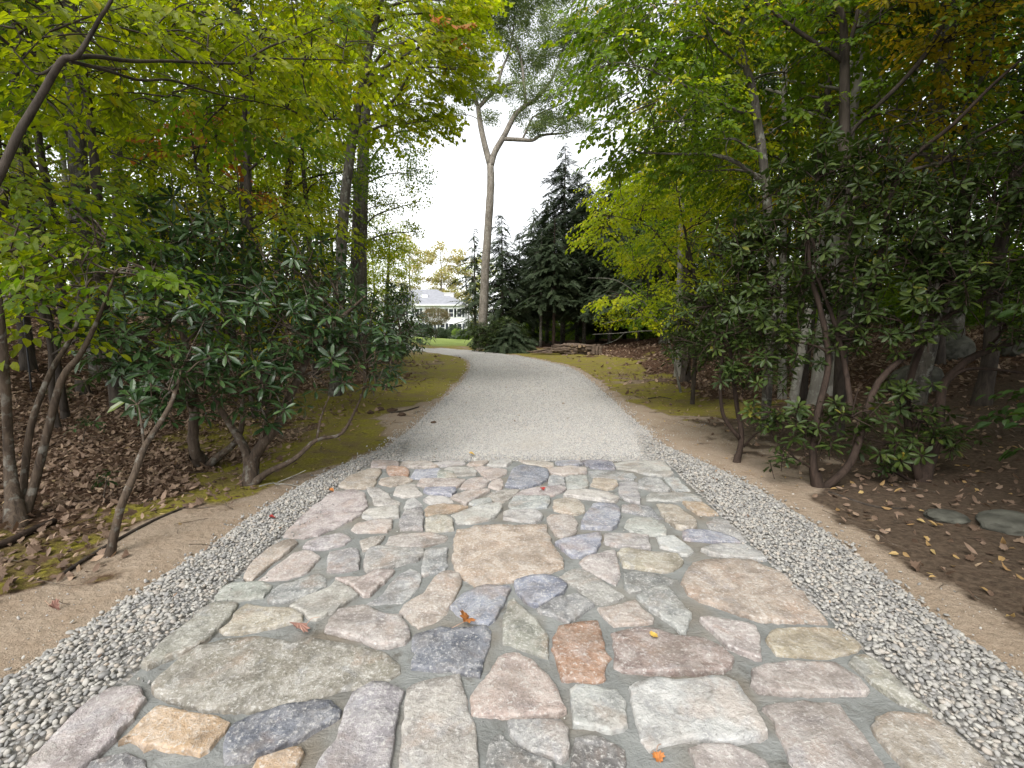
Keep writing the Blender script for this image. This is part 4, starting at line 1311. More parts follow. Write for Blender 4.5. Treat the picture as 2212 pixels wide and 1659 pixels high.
# ---- maple arching over the drive
make_tree('maple_tree', 'leafy yellow green maple arching over the drive with one orange spray near its top', 'tree',
    [base_at(-4.1, 10.6)] + PL((735, 600, 10.6), (745, 430, 10.5), (770, 250, 10.4), (800, 100, 10.3), (840, -60, 10.2)), [.13, .12, .11, .09, .07, .03],
    [B(*q) for q in ((930, 130, 10, .95), (985, 150, 9.6, .55), (880, 50, 10.3, 1.1), (800, 170, 10.2, 1.0), (900, 215, 10.2, .7), (960, 30, 10.6, .9), (760, 60, 10.8, 1.1), (690, 140, 11, 1.0), (835, 255, 10.4, .7), (930, 260, 10.2, .45),
                     (650, 40, 11, 1.0), (720, 250, 10.6, .7), (1000, 90, 9.9, .5), (700, -50, 10.6, 1.1), (850, -60, 10.3, 1.2), (985, 10, 10.8, .7))] + [B(948, 66, 9.5, .30, 'or')],
    'mpb', 'bark_grey', 120, 300, seed=3, kinds2=('mp', .6), scl=(.8, 1.2), flat=.55)

# ---- the double trunked tree
Yd = 17
make_tree('double_trunk_tree', 'tall straight double trunked tree rising behind the glossy rhododendrons beside the drive', 'tree',
    [base_at(P(780, 700, Yd).x, Yd)] + PL((780, 600, Yd), (783, 400, Yd), (788, 250, Yd), (786, 140, Yd), (790, -60, Yd), (800, -300, Yd)), [.24, .22, .20, .19, .17, .14, .08],
    [B(*q) for q in ((870, 300, 17, 1.1), (890, 375, 17, .8), (845, 440, 17, .8), (905, 435, 16.6, .5), (870, 225, 17, 1.3), (690, 330, 17, 1.2), (680, 450, 17.5, 1.0), (850, 90, 18, 1.7), (780, -30, 17.4, 1.8), (700, 60, 18, 1.8),
                     (930, 270, 17, .8), (900, 500, 17, .5), (730, 520, 18, .9), (640, 220, 18, 1.3), (830, 520, 18, .8))],
    'cg', 'bark_grey', 85, 0, seed=4, kinds2=('cyg', .55), flat=.65, scl=(.6, .95),
    limbs=[([base_at(P(764, 700, Yd - .2).x, Yd - .2)] + PL((765, 600, Yd - .2), (768, 470, Yd - .2), (768, 400, Yd - .2), (752, 345, Yd - .2), (733, 300, Yd - .2), (722, 200, Yd)), [.15, .14, .12, .10, .07, .05, .03]),
           (PL((790, 290, Yd), (797, 225, Yd), (812, 185, Yd), (828, 158, Yd), (850, 90, Yd)), [.10, .09, .08, .07, .04]),
           (PL((785, 330, Yd), (760, 260, Yd), (745, 190, Yd), (748, 140, Yd), (770, 60, Yd)), [.06, .05, .05, .04, .02]),
           (PL((786, 380, Yd), (812, 330, Yd), (850, 290, Yd), (890, 280, Yd)), [.05, .04, .03, .015])])

# ---- trunks that can be told apart in the wood behind the leaf litter
def woodtree(label, pts, r, h_top, kind, bark, nb=8, R=2.2, z0=3.2, dens=24, k2=None, rr=(.9, 1.6), cat='tree', name='woodland_tree', scl=(.6, 1.0), fork=None):
    """pts: sight points (u, v) up the trunk at distance Y = pts[0]"""
    Yt = pts[0]
    q = [P(u, v, Yt) for u, v in pts[1:]]
    q.sort(key=lambda p: p.z)
    d = (q[-1] - q[0])
    sl = d / max(d.z, .2)
    g = tzf(q[0].x, Yt)
    b0 = q[0] - sl * (q[0].z - g + .1)
    top = q[-1] + sl * max(1, h_top - q[-1].z)
    tp = [b0] + q + [q[-1].lerp(top, .5), top]
    rad = [r * .78 * (1.15 - .95 * (p.z - b0.z) / max(1, top.z - b0.z)) for p in tp]
    SEED[0] += 1
    rng = random.Random(SEED[0])
    bl = auto_blobs(rng, q[-1].x, Yt, g + z0, h_top, R, nb, rr)
    return make_tree(name, label, cat, tp, rad, bl, kind, bark, dens * 2.2, 0, 'trees in the wood beside the leaf litter' if q[0].x < 0 else 'trees in the dark wood behind the laurels', .55, scl, SEED[0], kinds2=k2, ntw=3)

woodtree('thick grey trunk showing between maple leaves under the long dark limb', (12, (258, 640), (252, 300), (248, 215), (240, 130)), .17, 15, 'cyg', 'bark_grey', k2=('cg', .5), z0=4)
woodtree('broad shaded trunk beside the white sky gap, behind the crooked limb', (13, (55, 600), (45, 315), (38, 225), (30, 120)), .18, 16, 'cg', 'bark_grey', z0=5)
woodtree('dark slightly bent trunk standing in the white sky gap', (12.5, (166, 600), (157, 377), (145, 250), (138, 150)), .14, 14, 'cyg', 'bark_dark', z0=4.5)
woodtree('slender pale barked trunk crossing the yellow leaves beside the orange spray', (13, (535, 560), (524, 330), (524, 267), (496, 183), (488, 60)), .085, 13, 'cyg', 'bark_pale', z0=3.5, R=1.6)
woodtree('dark trunk beside the bright gap, next to the double trunked tree', (14, (600, 640), (612, 480), (634, 310), (648, 200)), .15, 15, 'cg', 'bark_dark', z0=4.5)
woodtree('thin dark trunk behind the leafy maple sprays', (15, (336, 640), (330, 300), (326, 215)), .09, 13, 'cyg', 'bark_dark', z0=4, R=1.8)
woodtree('pale grey trunk at the edge of the sunny clearing beyond the leaf litter', (15, (17, 700), (20, 586), (26, 480)), .17, 15, 'cg', 'bark_beech', z0=5)
woodtree('narrower pale trunk just beside the sunny clearing', (18, (67, 640), (63, 570), (60, 450)), .15, 15, 'cyg', 'bark_beech', z0=5)
woodtree('grey trunk at the back of the leaf litter near the thin metal stake', (16, (165, 676), (158, 600), (150, 500)), .13, 14, 'cyg', 'bark_beech', z0=4.5)
woodtree('slim grey trunk in the bright haze between the dark trunk and the double trunked tree', (24, (690, 640), (682, 480), (676, 350)), .11, 15, 'cyg', 'bark_grey', z0=4, rr=(1.1, 1.8))
woodtree('slim trunk leaning out over the sunny bushes near the house', (22, (722, 640), (715, 500), (706, 400)), .10, 14, 'cyg', 'bark_grey', z0=5)

LG = 'understorey maples in the wood beside the leaf litter'
LL = ['small yellow green maple just behind the wide rhododendron', 'yellow green maple between the arching maple and the glossy rhododendron', 'green maple over the many stemmed shrub', 'yellow green maple with a few golden leaves in front of the pale barked trunk',
      'green crowned tree beside the broad shaded trunk', 'yellow green maple next to the dark trunk at the bright gap', 'tall leafy tree with golden tips in the middle of the wood', 'leafy tree shading the sunny clearing', 'tall yellow green tree at the back of the litter slope', 'leafy tree beside the double trunked tree']
for LBL, (x, y, h, k, k2, z0, R, nb, dens) in zip(LL, ((-6.2, 7.2, 6.5, 'yg', ('g', .6), 1.9, 2.0, 9, 50), (-4.9, 9.0, 7.0, 'yg', ('g', .55), 1.8, 1.7, 9, 46), (-8.6, 8.2, 7.5, 'g', ('yg', .45), 2.2, 2.2, 9, 42),
                                  (-7.2, 11.5, 8.5, 'yg', ('y', .8), 2.2, 2.3, 10, 36), (-10.5, 11, 9, 'cyg', ('cg', .5), 2.5, 2.8, 10, 36), (-5.6, 13.2, 8.5, 'yg', ('g', .6), 1.8, 2.0, 10, 34),
                                  (-9, 15, 10, 'cyg', ('y', .82), 2.5, 2.6, 10, 34), (-12.5, 7.6, 8, 'cyg', ('cg', .5), 2.4, 2.6, 9, 36), (-13.8, 14, 11, 'cg', None, 2.5, 3, 11, 32), (-7.5, 19, 9, 'cyg', ('cg', .6), 2, 2.6, 11, 32))):
    forest('young_maple', LBL, x, y, h, .05 + h * .006, k, z0, R, nb, dens, 'bark_dark', LG, near=60 if y < 12 else 0, rr=(.6, 1.15) if y < 12 else (.9, 1.4), kinds2=k2, scl=(.85, 1.3) if k in ('yg', 'g') else (.65, 1.05), flat=.42)
for lab, x, y, h, k, k2 in (('low bushy maple sapling between the many stemmed shrub and the metal stake', -6.0, 6.0, 3.6, 'yg', ('g', .6)), ('bright sapling in front of the dark bent trunk', -5.6, 8.0, 4.0, 'br', ('yg', .5)), ('low leafy sapling on the litter slope below the sky gap', -8.4, 7.4, 3.8, 'yg', ('br', .6)),
                            ('spreading low maple beside the pale trunks at the clearing', -10.4, 9.2, 4.2, 'yg', ('g', .6)), ('yellow tinged sapling just above the wide rhododendron', -4.3, 7.6, 4.4, 'yg', ('y', .7))):
    forest('maple_sapling', lab, x, y, h, .035, k, 1.3, 1.5, 8, 34, 'bark_dark', LG, near=50, rr=(.5, .85), kinds2=k2, flat=.4)
forest('orange_maple', 'small maple with an orange spray glowing among yellow green leaves in the wood', -6.6, 10.2, 5.8, .06, 'yg', 2.2, 1.5, 7, 50, 'bark_dark', None, rr=(.5, .9), near=30, kinds2=('or', .72))

FG = 'far trees closing the wood beyond the leaf litter'
for (x, y, h, k) in ((-14, 22, 15, 'cg'), (-18, 18, 16, 'cyg'), (-20, 27, 17, 'cg'), (-11, 24, 14, 'cyg'), (-15, 30, 16, 'cyg'), (-24, 22, 17, 'cg'), (-27, 33, 18, 'cg'), (-20, 38, 17, 'cyg'), (-30, 26, 18, 'cyg'), (-17, 13, 15, 'cg'), (-22, 15, 16, 'cyg'), (-33, 40, 18, 'cg'), (-26, 48, 18, 'cyg'), (-40, 34, 18, 'cg'), (-36, 22, 18, 'cyg'), (-30, 16, 17, 'cg')):
    forest('forest_tree', 'leafy tree far back in the wood closing off the view past the litter slope', x, y, h, .2, k, 2.2, 3.6, 13, 13, 'bark_grey', FG, rr=(1.3, 2.2), scl=(1.1, 1.7), ntw=2)

# ---- bright bushes between the double trunk and the house
make_tree('bush_tree', 'sunny yellow green bushy tree between the double trunked tree and the white house', 'tree',
    [base_at(P(835, 700, 31).x, 31), P(835, 660, 31), P(838, 600, 31), P(842, 520, 31)], [.16, .14, .1, .05],
    [B(*q) for q in ((830, 560, 31, 1.8), (875, 590, 30, 1.2), (800, 610, 30, 1.6), (850, 500, 31.5, 1.4), (870, 540, 31, 1.2), (820, 660, 30, 1.5), (870, 640, 30, 1.2))], 'cyg', 'bark_grey', 60, seed=31, scl=(.8, 1.3), flat=.75, kinds2=('br', .62))
make_tree('bush_tree', 'mid green bushy tree seen behind and beside the double trunk base', 'tree',
    [base_at(P(700, 700, 26).x, 26), P(705, 660, 26), P(712, 600, 26), P(716, 540, 26)], [.16, .14, .1, .05],
    [B(*q) for q in ((700, 580, 26, 1.7), (745, 610, 26, 1.3), (655, 600, 26, 1.5), (690, 650, 25, 1.5), (740, 670, 25, 1.3), (640, 660, 25, 1.4))], 'cyg', 'bark_grey', 60, seed=32, scl=(.8, 1.3), flat=.75, kinds2=('cg', .5))

# ---- rhododendrons beside the drive
def rhodo(label, stems, rads, blobs, seed, near=150, dens=110, kind='rh', bark='bark_shrub', name='rhododendron', cat='shrub', scl=(.75, 1.15), part='leaf_whorl', ntw=7, group=None):
    blobs = [(q[0], q[1] * 1.14, *q[2:]) for q in blobs]
    if kind == 'la': rads = [[k * .72 for k in q] for q in rads]
    return make_tree(name, label, cat, stems[0], rads[0], blobs, kind, bark, dens * (1.35 if kind == 'rh' else 1.75), near, group, .8, scl, seed, gap=.02 if kind == 'rh' else -.04, limbs=list(zip(stems[1:], rads[1:])), part=part, ntw=ntw, sides=8, upright=True)

rA = base_px(537, 1047)
rhodo('glossy dark rhododendron with spreading crooked stems on the moss beside the gravel border',
      [[rA] + PL((545, 1000, 4.6), (570, 955, 4.6), (600, 917, 4.65), (650, 803, 4.8), (684, 736, 4.9), (738, 686, 5.0), (790, 640, 5.0)),
       [rA] + PL((534, 987, 4.6), (515, 945, 4.7), (494, 913, 4.8), (460, 853, 4.8), (440, 780, 4.8)),
       [rA] + PL((575, 1022, 4.5), (634, 993, 4.55), (684, 950, 4.65), (737, 937, 4.8), (770, 880, 4.85), (790, 830, 4.9)),
       PL((684, 950, 4.65), (694, 900, 4.65), (712, 855, 4.6)),
       PL((560, 965, 4.6), (575, 900, 4.5), (585, 850, 4.4))],
      [[.07, .06, .052, .045, .038, .032, .025, .012], [.06, .045, .04, .034, .03, .02], [.05, .032, .026, .022, .018, .012, .008], [.014, .01, .006], [.02, .016, .01]],
      [B(*q) for q in ((480, 530, 5.4, .55), (570, 560, 5.3, .55), (650, 590, 5.2, .5), (730, 650, 5.1, .45), (800, 715, 5.0, .36), (840, 760, 5.0, .26), (815, 830, 4.9, .24), (785, 790, 4.9, .3), (580, 690, 4.7, .5), (660, 690, 4.8, .4),
                       (560, 800, 4.4, .36), (690, 800, 4.7, .33), (610, 880, 4.35, .24), (540, 880, 4.4, .26), (470, 620, 4.8, .45), (630, 770, 4.6, .33), (740, 740, 4.9, .35))], 41, 220, 125)
rB = base_px(445, 1003)
rhodo('wide rhododendron with pale topped leaf rosettes overhanging the leaf litter',
      [[rB] + PL((425, 985, 5.1), (417, 950, 5.1), (420, 900, 5.1), (417, 840, 5.0), (400, 740, 4.9), (360, 640, 4.9)),
       [rB] + PL((467, 990, 5.1), (510, 953, 5.2), (524, 903, 5.3), (520, 830, 5.4)),
       PL((417, 830, 5.0), (350, 760, 4.7), (290, 720, 4.5), (240, 700, 4.4))],
      [[.075, .06, .055, .05, .042, .03, .015], [.055, .045, .036, .028, .02], [.025, .02, .016, .01]],
      [B(*q) for q in ((380, 490, 5.6, .5), (330, 560, 5.4, .5), (420, 580, 5.1, .5), (290, 650, 4.9, .42), (360, 680, 4.6, .45), (450, 690, 4.5, .42), (245, 720, 4.7, .34), (300, 770, 4.3, .34), (400, 780, 4.2, .36), (470, 790, 4.2, .3),
                       (235, 790, 4.3, .26), (330, 850, 4.0, .25), (400, 870, 4.1, .24), (270, 860, 4.0, .2), (430, 480, 5.8, .4))], 42, 220, 125)
lean = base_px(232, 1200)
rhodo('lone leaning rhododendron stem rising from the edge of the sand strip',
      [[lean] + PL((260, 1100, 3.1), (290, 1025, 3.2), (314, 963, 3.3), (367, 877, 3.6), (392, 800, 3.8)), PL((312, 967, 3.3), (306, 920, 3.35), (300, 880, 3.5))],
      [[.030, .027, .024, .022, .018, .010], [.010, .008, .005]],
      [B(360, 830, 3.8, .2), B(300, 870, 3.6, .14), B(420, 800, 3.9, .2)], 43, 40, 150)
rC = base_px(800, 815)
rhodo('rhododendron further up the drive with drooping dark rosettes over the moss', [[rC] + PL((790, 780, 8.6), (800, 730, 8.6), (830, 690, 8.6)), [rC] + PL((770, 760, 8.8), (740, 700, 8.9))], [[.05, .04, .03, .015], [.04, .03, .015]],
      [B(*q) for q in ((850, 700, 8.4, .5), (880, 735, 8.6, .4), (820, 745, 8.3, .5), (790, 680, 8.8, .6), (740, 700, 8.8, .6), (840, 770, 8.2, .3), (700, 660, 9.2, .6), (870, 680, 9.5, .5))], 44, 60, 105, scl=(.8, 1.2))
rD = base_px(868, 770)
rhodo('olive rhododendron next to the bend in front of the house lawn', [[rD] + PL((868, 740, 13.5), (860, 690, 13.5)), [rD] + PL((880, 730, 13.6), (890, 690, 13.6))], [[.06, .05, .02], [.05, .04, .02]],
      [B(*q) for q in ((880, 700, 13.5, .7), (850, 670, 13.8, .8), (890, 740, 13.3, .45), (830, 720, 13.3, .7), (860, 640, 14.5, .7))], 45, 0, 95, scl=(.85, 1.3))
rE = base_px(480, 790)
rhodo('shaded rhododendron thicket in the wood behind the crooked stems', [[rE] + PL((490, 740, 8.0), (500, 640, 8.0)), [rE] + PL((560, 740, 8.2), (620, 660, 8.2))], [[.05, .04, .02], [.05, .035, .015]],
      [B(*q) for q in ((500, 640, 8, .8), (600, 640, 8.2, .8), (430, 600, 8.4, .8), (680, 700, 8.2, .6), (560, 740, 7.8, .5), (700, 610, 8.6, .6), (350, 560, 8.6, .8))], 46, 0, 85, scl=(.85, 1.3))
s9 = base_px(35, 1135)
make_tree('multi_stem_shrub', 'many stemmed grey shrub tree growing from one stool on the leaf litter', 'tree',
          [s9] + PL((20, 987, 3.6), (10, 803, 3.5), (-10, 600, 3.5), (-60, 380, 3.5)), [.06, .034, .028, .022, .012],
          [B(*q) for q in ((250, 575, 3.7, .28), (120, 690, 4.1, .32), (150, 540, 4.3, .4), (50, 500, 4.3, .4), (230, 500, 4.4, .4), (60, 600, 4.6, .3), (20, 420, 4.6, .4), (320, 590, 3.9, .16), (180, 620, 4.0, .28), (20, 540, 3.9, .35), (-20, 640, 3.9, .3))], 'g', 'bark_shrub', 130, 150, seed=47, scl=(.8, 1.25), kinds2=('yg', .5),
          limbs=[([s9] + PL((50, 1053, 3.65), (67, 920, 3.75), (110, 803, 3.9), (153, 730, 4.0), (190, 640, 4.1)), [.04, .027, .024, .021, .017, .010]),
                 ([s9] + PL((70, 1060, 3.6), (97, 953, 3.65), (133, 820, 3.75), (173, 766, 3.8), (213, 686, 3.85), (245, 600, 3.8)), [.05, .033, .030, .026, .022, .016, .008])])
make_tree('dark_sapling', 'dark forked sapling slanting up to the sunny clearing beyond the stake', 'tree',
          [base_at(P(120, 720, 6.4).x, 6.4)] + PL((105, 690, 6.3), (80, 650, 6.2), (45, 590, 6.0), (0, 540, 5.8), (-60, 470, 5.6)), [.05, .045, .042, .038, .03, .02], [B(-40, 470, 5.6, .5), B(20, 500, 6, .4)], 'g', 'bark_dark', 60, 10, seed=48,
          limbs=[(PL((140, 665, 6.6), (80, 645, 6.3), (20, 625, 6.2), (-40, 590, 6.1)), [.012, .018, .016, .01])])
def sprig(label, u, v, n, r):
    p = base_px(u, v, .0)
    return make_tree('rhododendron_seedling', label, 'seedling', [p, p + Vector((.02, 0, .12)), p + Vector((.05, .02, .22))], [.008, .006, .004], [(p + Vector((.05, .02, .22)), r)], 'rh', 'bark_shrub', n / r / r, n, seed=int(u), flat=.5, upright=True, scl=(.5, .75), part='leaf_whorl', ntw=0)
sprig('small rhododendron seedling on the leaf litter near the lone leaning stem', 225, 1085, 6, .12)
sprig('low green seedling between the leaning stem and the many stemmed shrub', 180, 960, 10, .2)
sprig('sparse seedling with drooping leaves beside the many stemmed shrub', 110, 880, 8, .2)

# ---- the dark side: laurels
l1 = base_px(1590, 1000)
rhodo('mountain laurel on two thin red brown stems at the edge of the bare sand', [[l1] + PL((1602, 945, 5.4), (1592, 880, 5.45), (1580, 780, 5.5), (1570, 700, 5.6), (1560, 600, 5.7)),
      PL((1600, 950, 5.4), (1566, 905, 5.4), (1557, 860, 5.4), (1558, 790, 5.5), (1572, 700, 5.3)), PL((1606, 965, 5.35), (1640, 932, 5.2), (1700, 922, 5.0), (1740, 915, 4.9))],
      [[.055, .042, .036, .03, .024, .012], [.04, .032, .028, .024, .012], [.02, .015, .011, .006]],
      [B(*q) for q in ((1520, 660, 5.9, .45), (1600, 610, 5.7, .5), (1560, 730, 5.4, .33), (1630, 700, 5.3, .42), (1500, 745, 6.0, .33), (1690, 640, 5.4, .45), (1640, 520, 5.8, .5), (1560, 530, 6.1, .45), (1480, 700, 6.3, .3), (1640, 810, 5.1, .28), (1590, 800, 5.2, .22))],
      51, 200, 190, 'la', 'bark_red', 'mountain_laurel', scl=(.8, 1.25))
l2 = base_px(1770, 1052)
rhodo('dense dark mountain laurel with low skirts of leaves, middle of the three beside the gravel', [[l2] + PL((1756, 1000, 4.45), (1765, 900, 4.6), (1790, 780, 4.8), (1770, 660, 4.9), (1751, 596, 5.0), (1745, 480, 5.1)),
      [l2] + PL((1830, 1010, 4.4), (1860, 940, 4.5), (1898, 825, 4.6), (2008, 726, 4.7), (2058, 676, 4.75), (2208, 610, 4.8), (2330, 540, 4.9)),
      PL((1840, 900, 4.6), (1825, 790, 4.8), (1800, 690, 4.9), (1765, 600, 5.0)),
      PL((1850, 760, 4.9), (1900, 560, 5.1), (1941, 377, 5.3), (2061, 267, 5.4), (2148, 180, 5.5), (2240, 100, 5.6))],
      [[.07, .05, .045, .04, .035, .03, .015], [.06, .05, .045, .042, .038, .034, .026, .015], [.04, .035, .03, .02], [.045, .04, .036, .03, .024, .015]],
      [B(*q) for q in ((1750, 490, 5, .5), (1850, 430, 5.2, .5), (1790, 360, 5.3, .4), (1950, 490, 5, .5), (1770, 600, 5.1, .42), (1880, 600, 4.9, .48), (1720, 740, 5.0, .35), (1670, 890, 4.7, .25), (1760, 920, 4.45, .30), (1840, 900, 4.45, .28), (1690, 985, 4.5, .18),
                       (1940, 690, 4.7, .4), (1660, 420, 5.7, .45), (1820, 730, 4.9, .28), (1880, 330, 5.4, .4), (2000, 560, 4.8, .42))], 52, 260, 190, 'la', 'bark_red', 'mountain_laurel', scl=(.8, 1.25))
l3 = base_px(1990, 1040)
rhodo('deeply shaded mountain laurel with a thick bent trunk before the boulder slope', [[l3] + PL((2020, 960, 4.85), (2030, 887, 4.9), (2036, 835, 4.95), (2070, 795, 4.95), (2108, 768, 4.95), (2208, 733, 5), (2330, 690, 5.1)),
      PL((2040, 830, 4.95), (2080, 800, 4.9), (2140, 797, 4.8), (2210, 805, 4.7), (2290, 800, 4.6)), [l3] + PL((1965, 940, 4.8), (1960, 850, 4.85), (2000, 720, 4.9), (2060, 560, 5), (2150, 420, 5.1), (2240, 330, 5.2)),
      PL((1985, 420, 5.6), (2021, 364, 5.6), (2081, 313, 5.6), (2161, 267, 5.6), (2240, 220, 5.6))],
      [[.085, .07, .065, .06, .055, .05, .04, .02], [.03, .026, .02, .015, .01], [.06, .05, .045, .04, .032, .024, .015], [.03, .028, .025, .02, .012]],
      [B(*q) for q in ((2050, 520, 4.7, .5), (2150, 440, 4.7, .5), (2090, 620, 4.5, .42), (2000, 910, 4.7, .3), (1920, 960, 4.55, .28), (2210, 560, 4.4, .42), (2190, 690, 4.6, .3), (1950, 850, 4.7, .26), (2060, 390, 5, .45), (2210, 380, 4.8, .45), (2060, 960, 4.9, .22), (1900, 1020, 4.5, .16))],
      53, 260, 190, 'la', 'bark_red', 'mountain_laurel', scl=(.8, 1.25))
rhodo('laurel set back where the moss meets the dark wood', [[base_px(1480, 812)] + PL((1490, 780, 8.6), (1500, 740, 8.6)), [base_px(1490, 815)] + PL((1530, 770, 8.6), (1560, 700, 8.6))], [[.03, .025, .015], [.03, .025, .012]],
      [B(*q) for q in ((1480, 745, 8.5, .45), (1530, 720, 8.8, .5), (1450, 720, 8.8, .35), (1590, 740, 8.8, .6), (1660, 720, 9, .6), (1500, 690, 9, .5))], 54, 30, 110, 'la', 'bark_red', 'mountain_laurel', scl=(1.0, 1.5))

# ---- young trees above the laurels
make_tree('young_tree', 'slim green leaved tree with a kinked trunk leaning towards the drive', 'tree',
    [base_at(4.02, 7.2)] + PL((1668, 640, 7.2), (1660, 480, 7.1), (1651, 364, 7), (1637, 267, 7), (1627, 200, 7), (1607, 127, 7), (1599, 87, 7), (1607, 30, 7.05), (1612, -60, 7.1)), [.075, .07, .066, .06, .056, .052, .048, .042, .03, .02],
    [B(*q) for q in ((1400, 160, 6.5, .6), (1480, 185, 6.6, .6), (1520, 80, 7, .8), (1335, 165, 6.4, .42), (1600, 30, 7, .8), (1700, 160, 7.2, .7), (1560, 300, 7, .6), (1450, 290, 7, .6), (1390, 70, 7, .7), (1690, 280, 7.3, .6), (1325, 80, 7, .55), (1440, 20, 7.2, .8),
                     (1350, 20, 7.4, .6), (1390, 260, 6.8, .45), (1300, 150, 6.8, .3), (1370, 330, 7.2, .45), (1510, 370, 7.4, .6), (1620, 400, 7.6, .6), (1450, -40, 7, .8), (1330, 250, 7, .3))], 'g', 'bark_grey', 135, 300, seed=61, kinds2=('br', .55), scl=(.75, 1.15),
    limbs=[(PL((1630, 245, 7), (1600, 240, 6.95), (1574, 230, 6.9), (1514, 200, 6.7), (1474, 183, 6.6), (1400, 150, 6.4), (1350, 135, 6.3)), [.03, .026, .024, .02, .016, .01, .005]),
           (PL((1607, 147, 7), (1580, 125, 6.9), (1557, 110, 6.85), (1535, 80, 6.8), (1510, 30, 6.8)), [.018, .015, .013, .01, .005]), (PL((1600, 90, 7), (1560, 62, 7), (1530, 40, 7), (1490, -20, 7)), [.026, .022, .018, .01])])
make_tree('young_tree', 'dark stemmed tree splitting into four ascending limbs above the laurels', 'tree',
    [base_at(P(1830, 700, 6.7).x, 6.7)] + PL((1828, 560, 6.6), (1826, 400, 6.5), (1824, 320, 6.5), (1824, 133, 6.5), (1821, 50, 6.5), (1808, 0, 6.5), (1790, -100, 6.5)), [.085, .08, .072, .068, .055, .042, .036, .02],
    [B(*q) for q in ((1900, 50, 6.5, .8), (2050, 90, 6.5, .8), (1780, 40, 6.8, .7), (1960, 240, 6.5, .6), (2100, 240, 6.3, .6), (1700, 50, 7, .6), (2150, 40, 6, .7), (1900, 320, 6.8, .5), (2190, 330, 6, .5), (1770, 240, 7, .5), (2010, -20, 6.4, .8), (2020, 330, 6.6, .5))], 'g', 'bark_dark', 120, 260, seed=62, kinds2=('y', .76), scl=(.75, 1.15),
    limbs=[(PL((1823, 135, 6.5), (1790, 110, 6.5), (1757, 90, 6.5), (1691, 43, 6.5), (1651, 0, 6.5), (1600, -60, 6.5)), [.03, .028, .026, .023, .02, .012]),
           (PL((1825, 145, 6.5), (1831, 110, 6.5), (1851, 33, 6.5), (1858, -50, 6.5)), [.03, .028, .024, .016]),
           (PL((1826, 330, 6.5), (1840, 285, 6.5), (1891, 233, 6.4), (1948, 177, 6.4), (2000, 115, 6.3), (2040, 40, 6.3), (2062, -40, 6.3)), [.024, .026, .028, .03, .03, .026, .02])])
make_tree('bright_sapling', 'bright yellow green sapling glowing in front of the dark conifers', 'tree',
    [base_at(3.75, 9.5)] + PL((1505, 700, 9.4), (1500, 600, 9.3), (1480, 500, 9.2), (1460, 400, 9.2)), [.045, .04, .035, .025, .01],
    [B(*q) for q in ((1320, 468, 8.9, .40), (1395, 440, 9, .55), (1480, 420, 9.3, .6), (1345, 525, 8.9, .28), (1385, 555, 8.9, .25), (1460, 510, 9.2, .45), (1400, 640, 8.5, .3), (1445, 665, 8.5, .32), (1385, 690, 8.3, .2), (1500, 600, 8.8, .45), (1550, 480, 9.2, .55), (1420, 370, 9.4, .5),
                     (1340, 400, 9.4, .55), (1300, 500, 8.8, .3), (1330, 640, 8.4, .28), (1430, 560, 8.8, .4), (1500, 330, 9.4, .5), (1480, 690, 8.6, .25), (1560, 390, 9.6, .5))], 'br', 'bark_dark', 260, 300, seed=63, scl=(.7, 1.1),
    limbs=[(PL((1495, 590, 9.3), (1450, 545, 9.1), (1415, 500, 9), (1380, 480, 8.95), (1320, 465, 8.9)), [.02, .016, .013, .01, .005]), (PL((1503, 690, 9.4), (1470, 660, 8.9), (1420, 640, 8.6), (1370, 640, 8.4)), [.015, .012, .009, .004])])
make_tree('bare_shrub', 'leafless shrub of fine grey twigs reaching over the moss before the log pile', 'shrub', [base_at(4.0, 10.8)] + PL((1440, 720, 10.7), (1410, 690, 10.6), (1360, 660, 10.5)), [.03, .022, .015, .006], [], 'br', 'bark_beech', seed=64,
    limbs=[(PL((1440, 715, 10.7), (1390, 715, 10.5), (1330, 720, 10.3), (1280, 722, 10.2)), [.014, .011, .008, .003]), (PL((1425, 700, 10.7), (1380, 640, 10.5), (1330, 605, 10.4), (1270, 600, 10.3)), [.014, .011, .008, .003]),
           (PL((1400, 685, 10.6), (1350, 690, 10.4), (1300, 700, 10.3)), [.01, .007, .003]), (PL((1390, 650, 10.5), (1330, 640, 10.3), (1285, 640, 10.2)), [.008, .006, .003]), (PL((1440, 710, 10.7), (1470, 660, 10.8), (1475, 620, 10.8)), [.012, .009, .004]), (PL((1350, 718, 10.4), (1330, 735, 10.3), (1300, 745, 10.2)), [.006, .004, .002])])

woodtree('broad grey trunk dimly seen behind the four limbed tree', (11, (1786, 420), (1784, 277), (1790, 67)), .18, 15, 'y', 'bark_grey', k2=('cg', .5), z0=4, scl=(.8, 1.2))
woodtree('pale birch trunk slanting up out of the golden leaves', (11, (1862, 460), (1890, 240), (1910, 97), (1938, 0)), .14, 15, 'y', 'bark_pale', z0=4, k2=('cyg', .5), name='birch_tree', scl=(.8, 1.2))
woodtree('thin birch with a mottled trunk under the slanting limbs', (9, (1885, 500), (1921, 353), (1948, 267), (1975, 170)), .085, 11, 'g', 'bark_pale', z0=4.5, R=1.5, name='birch_tree', scl=(.8, 1.2))
woodtree('smooth grey beech leaning away from the drive behind the laurels', (8.2, (1766, 815), (1778, 700), (1800, 560)), .12, 12, 'dk', 'bark_beech', z0=4, k2=('y', .72), name='beech_tree', scl=(.8, 1.2))
woodtree('second leaning beech close beside the smooth grey one', (8.0, (1722, 815), (1742, 700), (1765, 560)), .085, 11, 'dk', 'bark_beech', z0=4, k2=('cyg', .6), name='beech_tree', scl=(.8, 1.2))
woodtree('straight shaded trunk standing between the two laurels', (9, (1690, 790), (1691, 640), (1692, 560)), .085, 12, 'dk', 'bark_beech', z0=4.5, scl=(.8, 1.2))
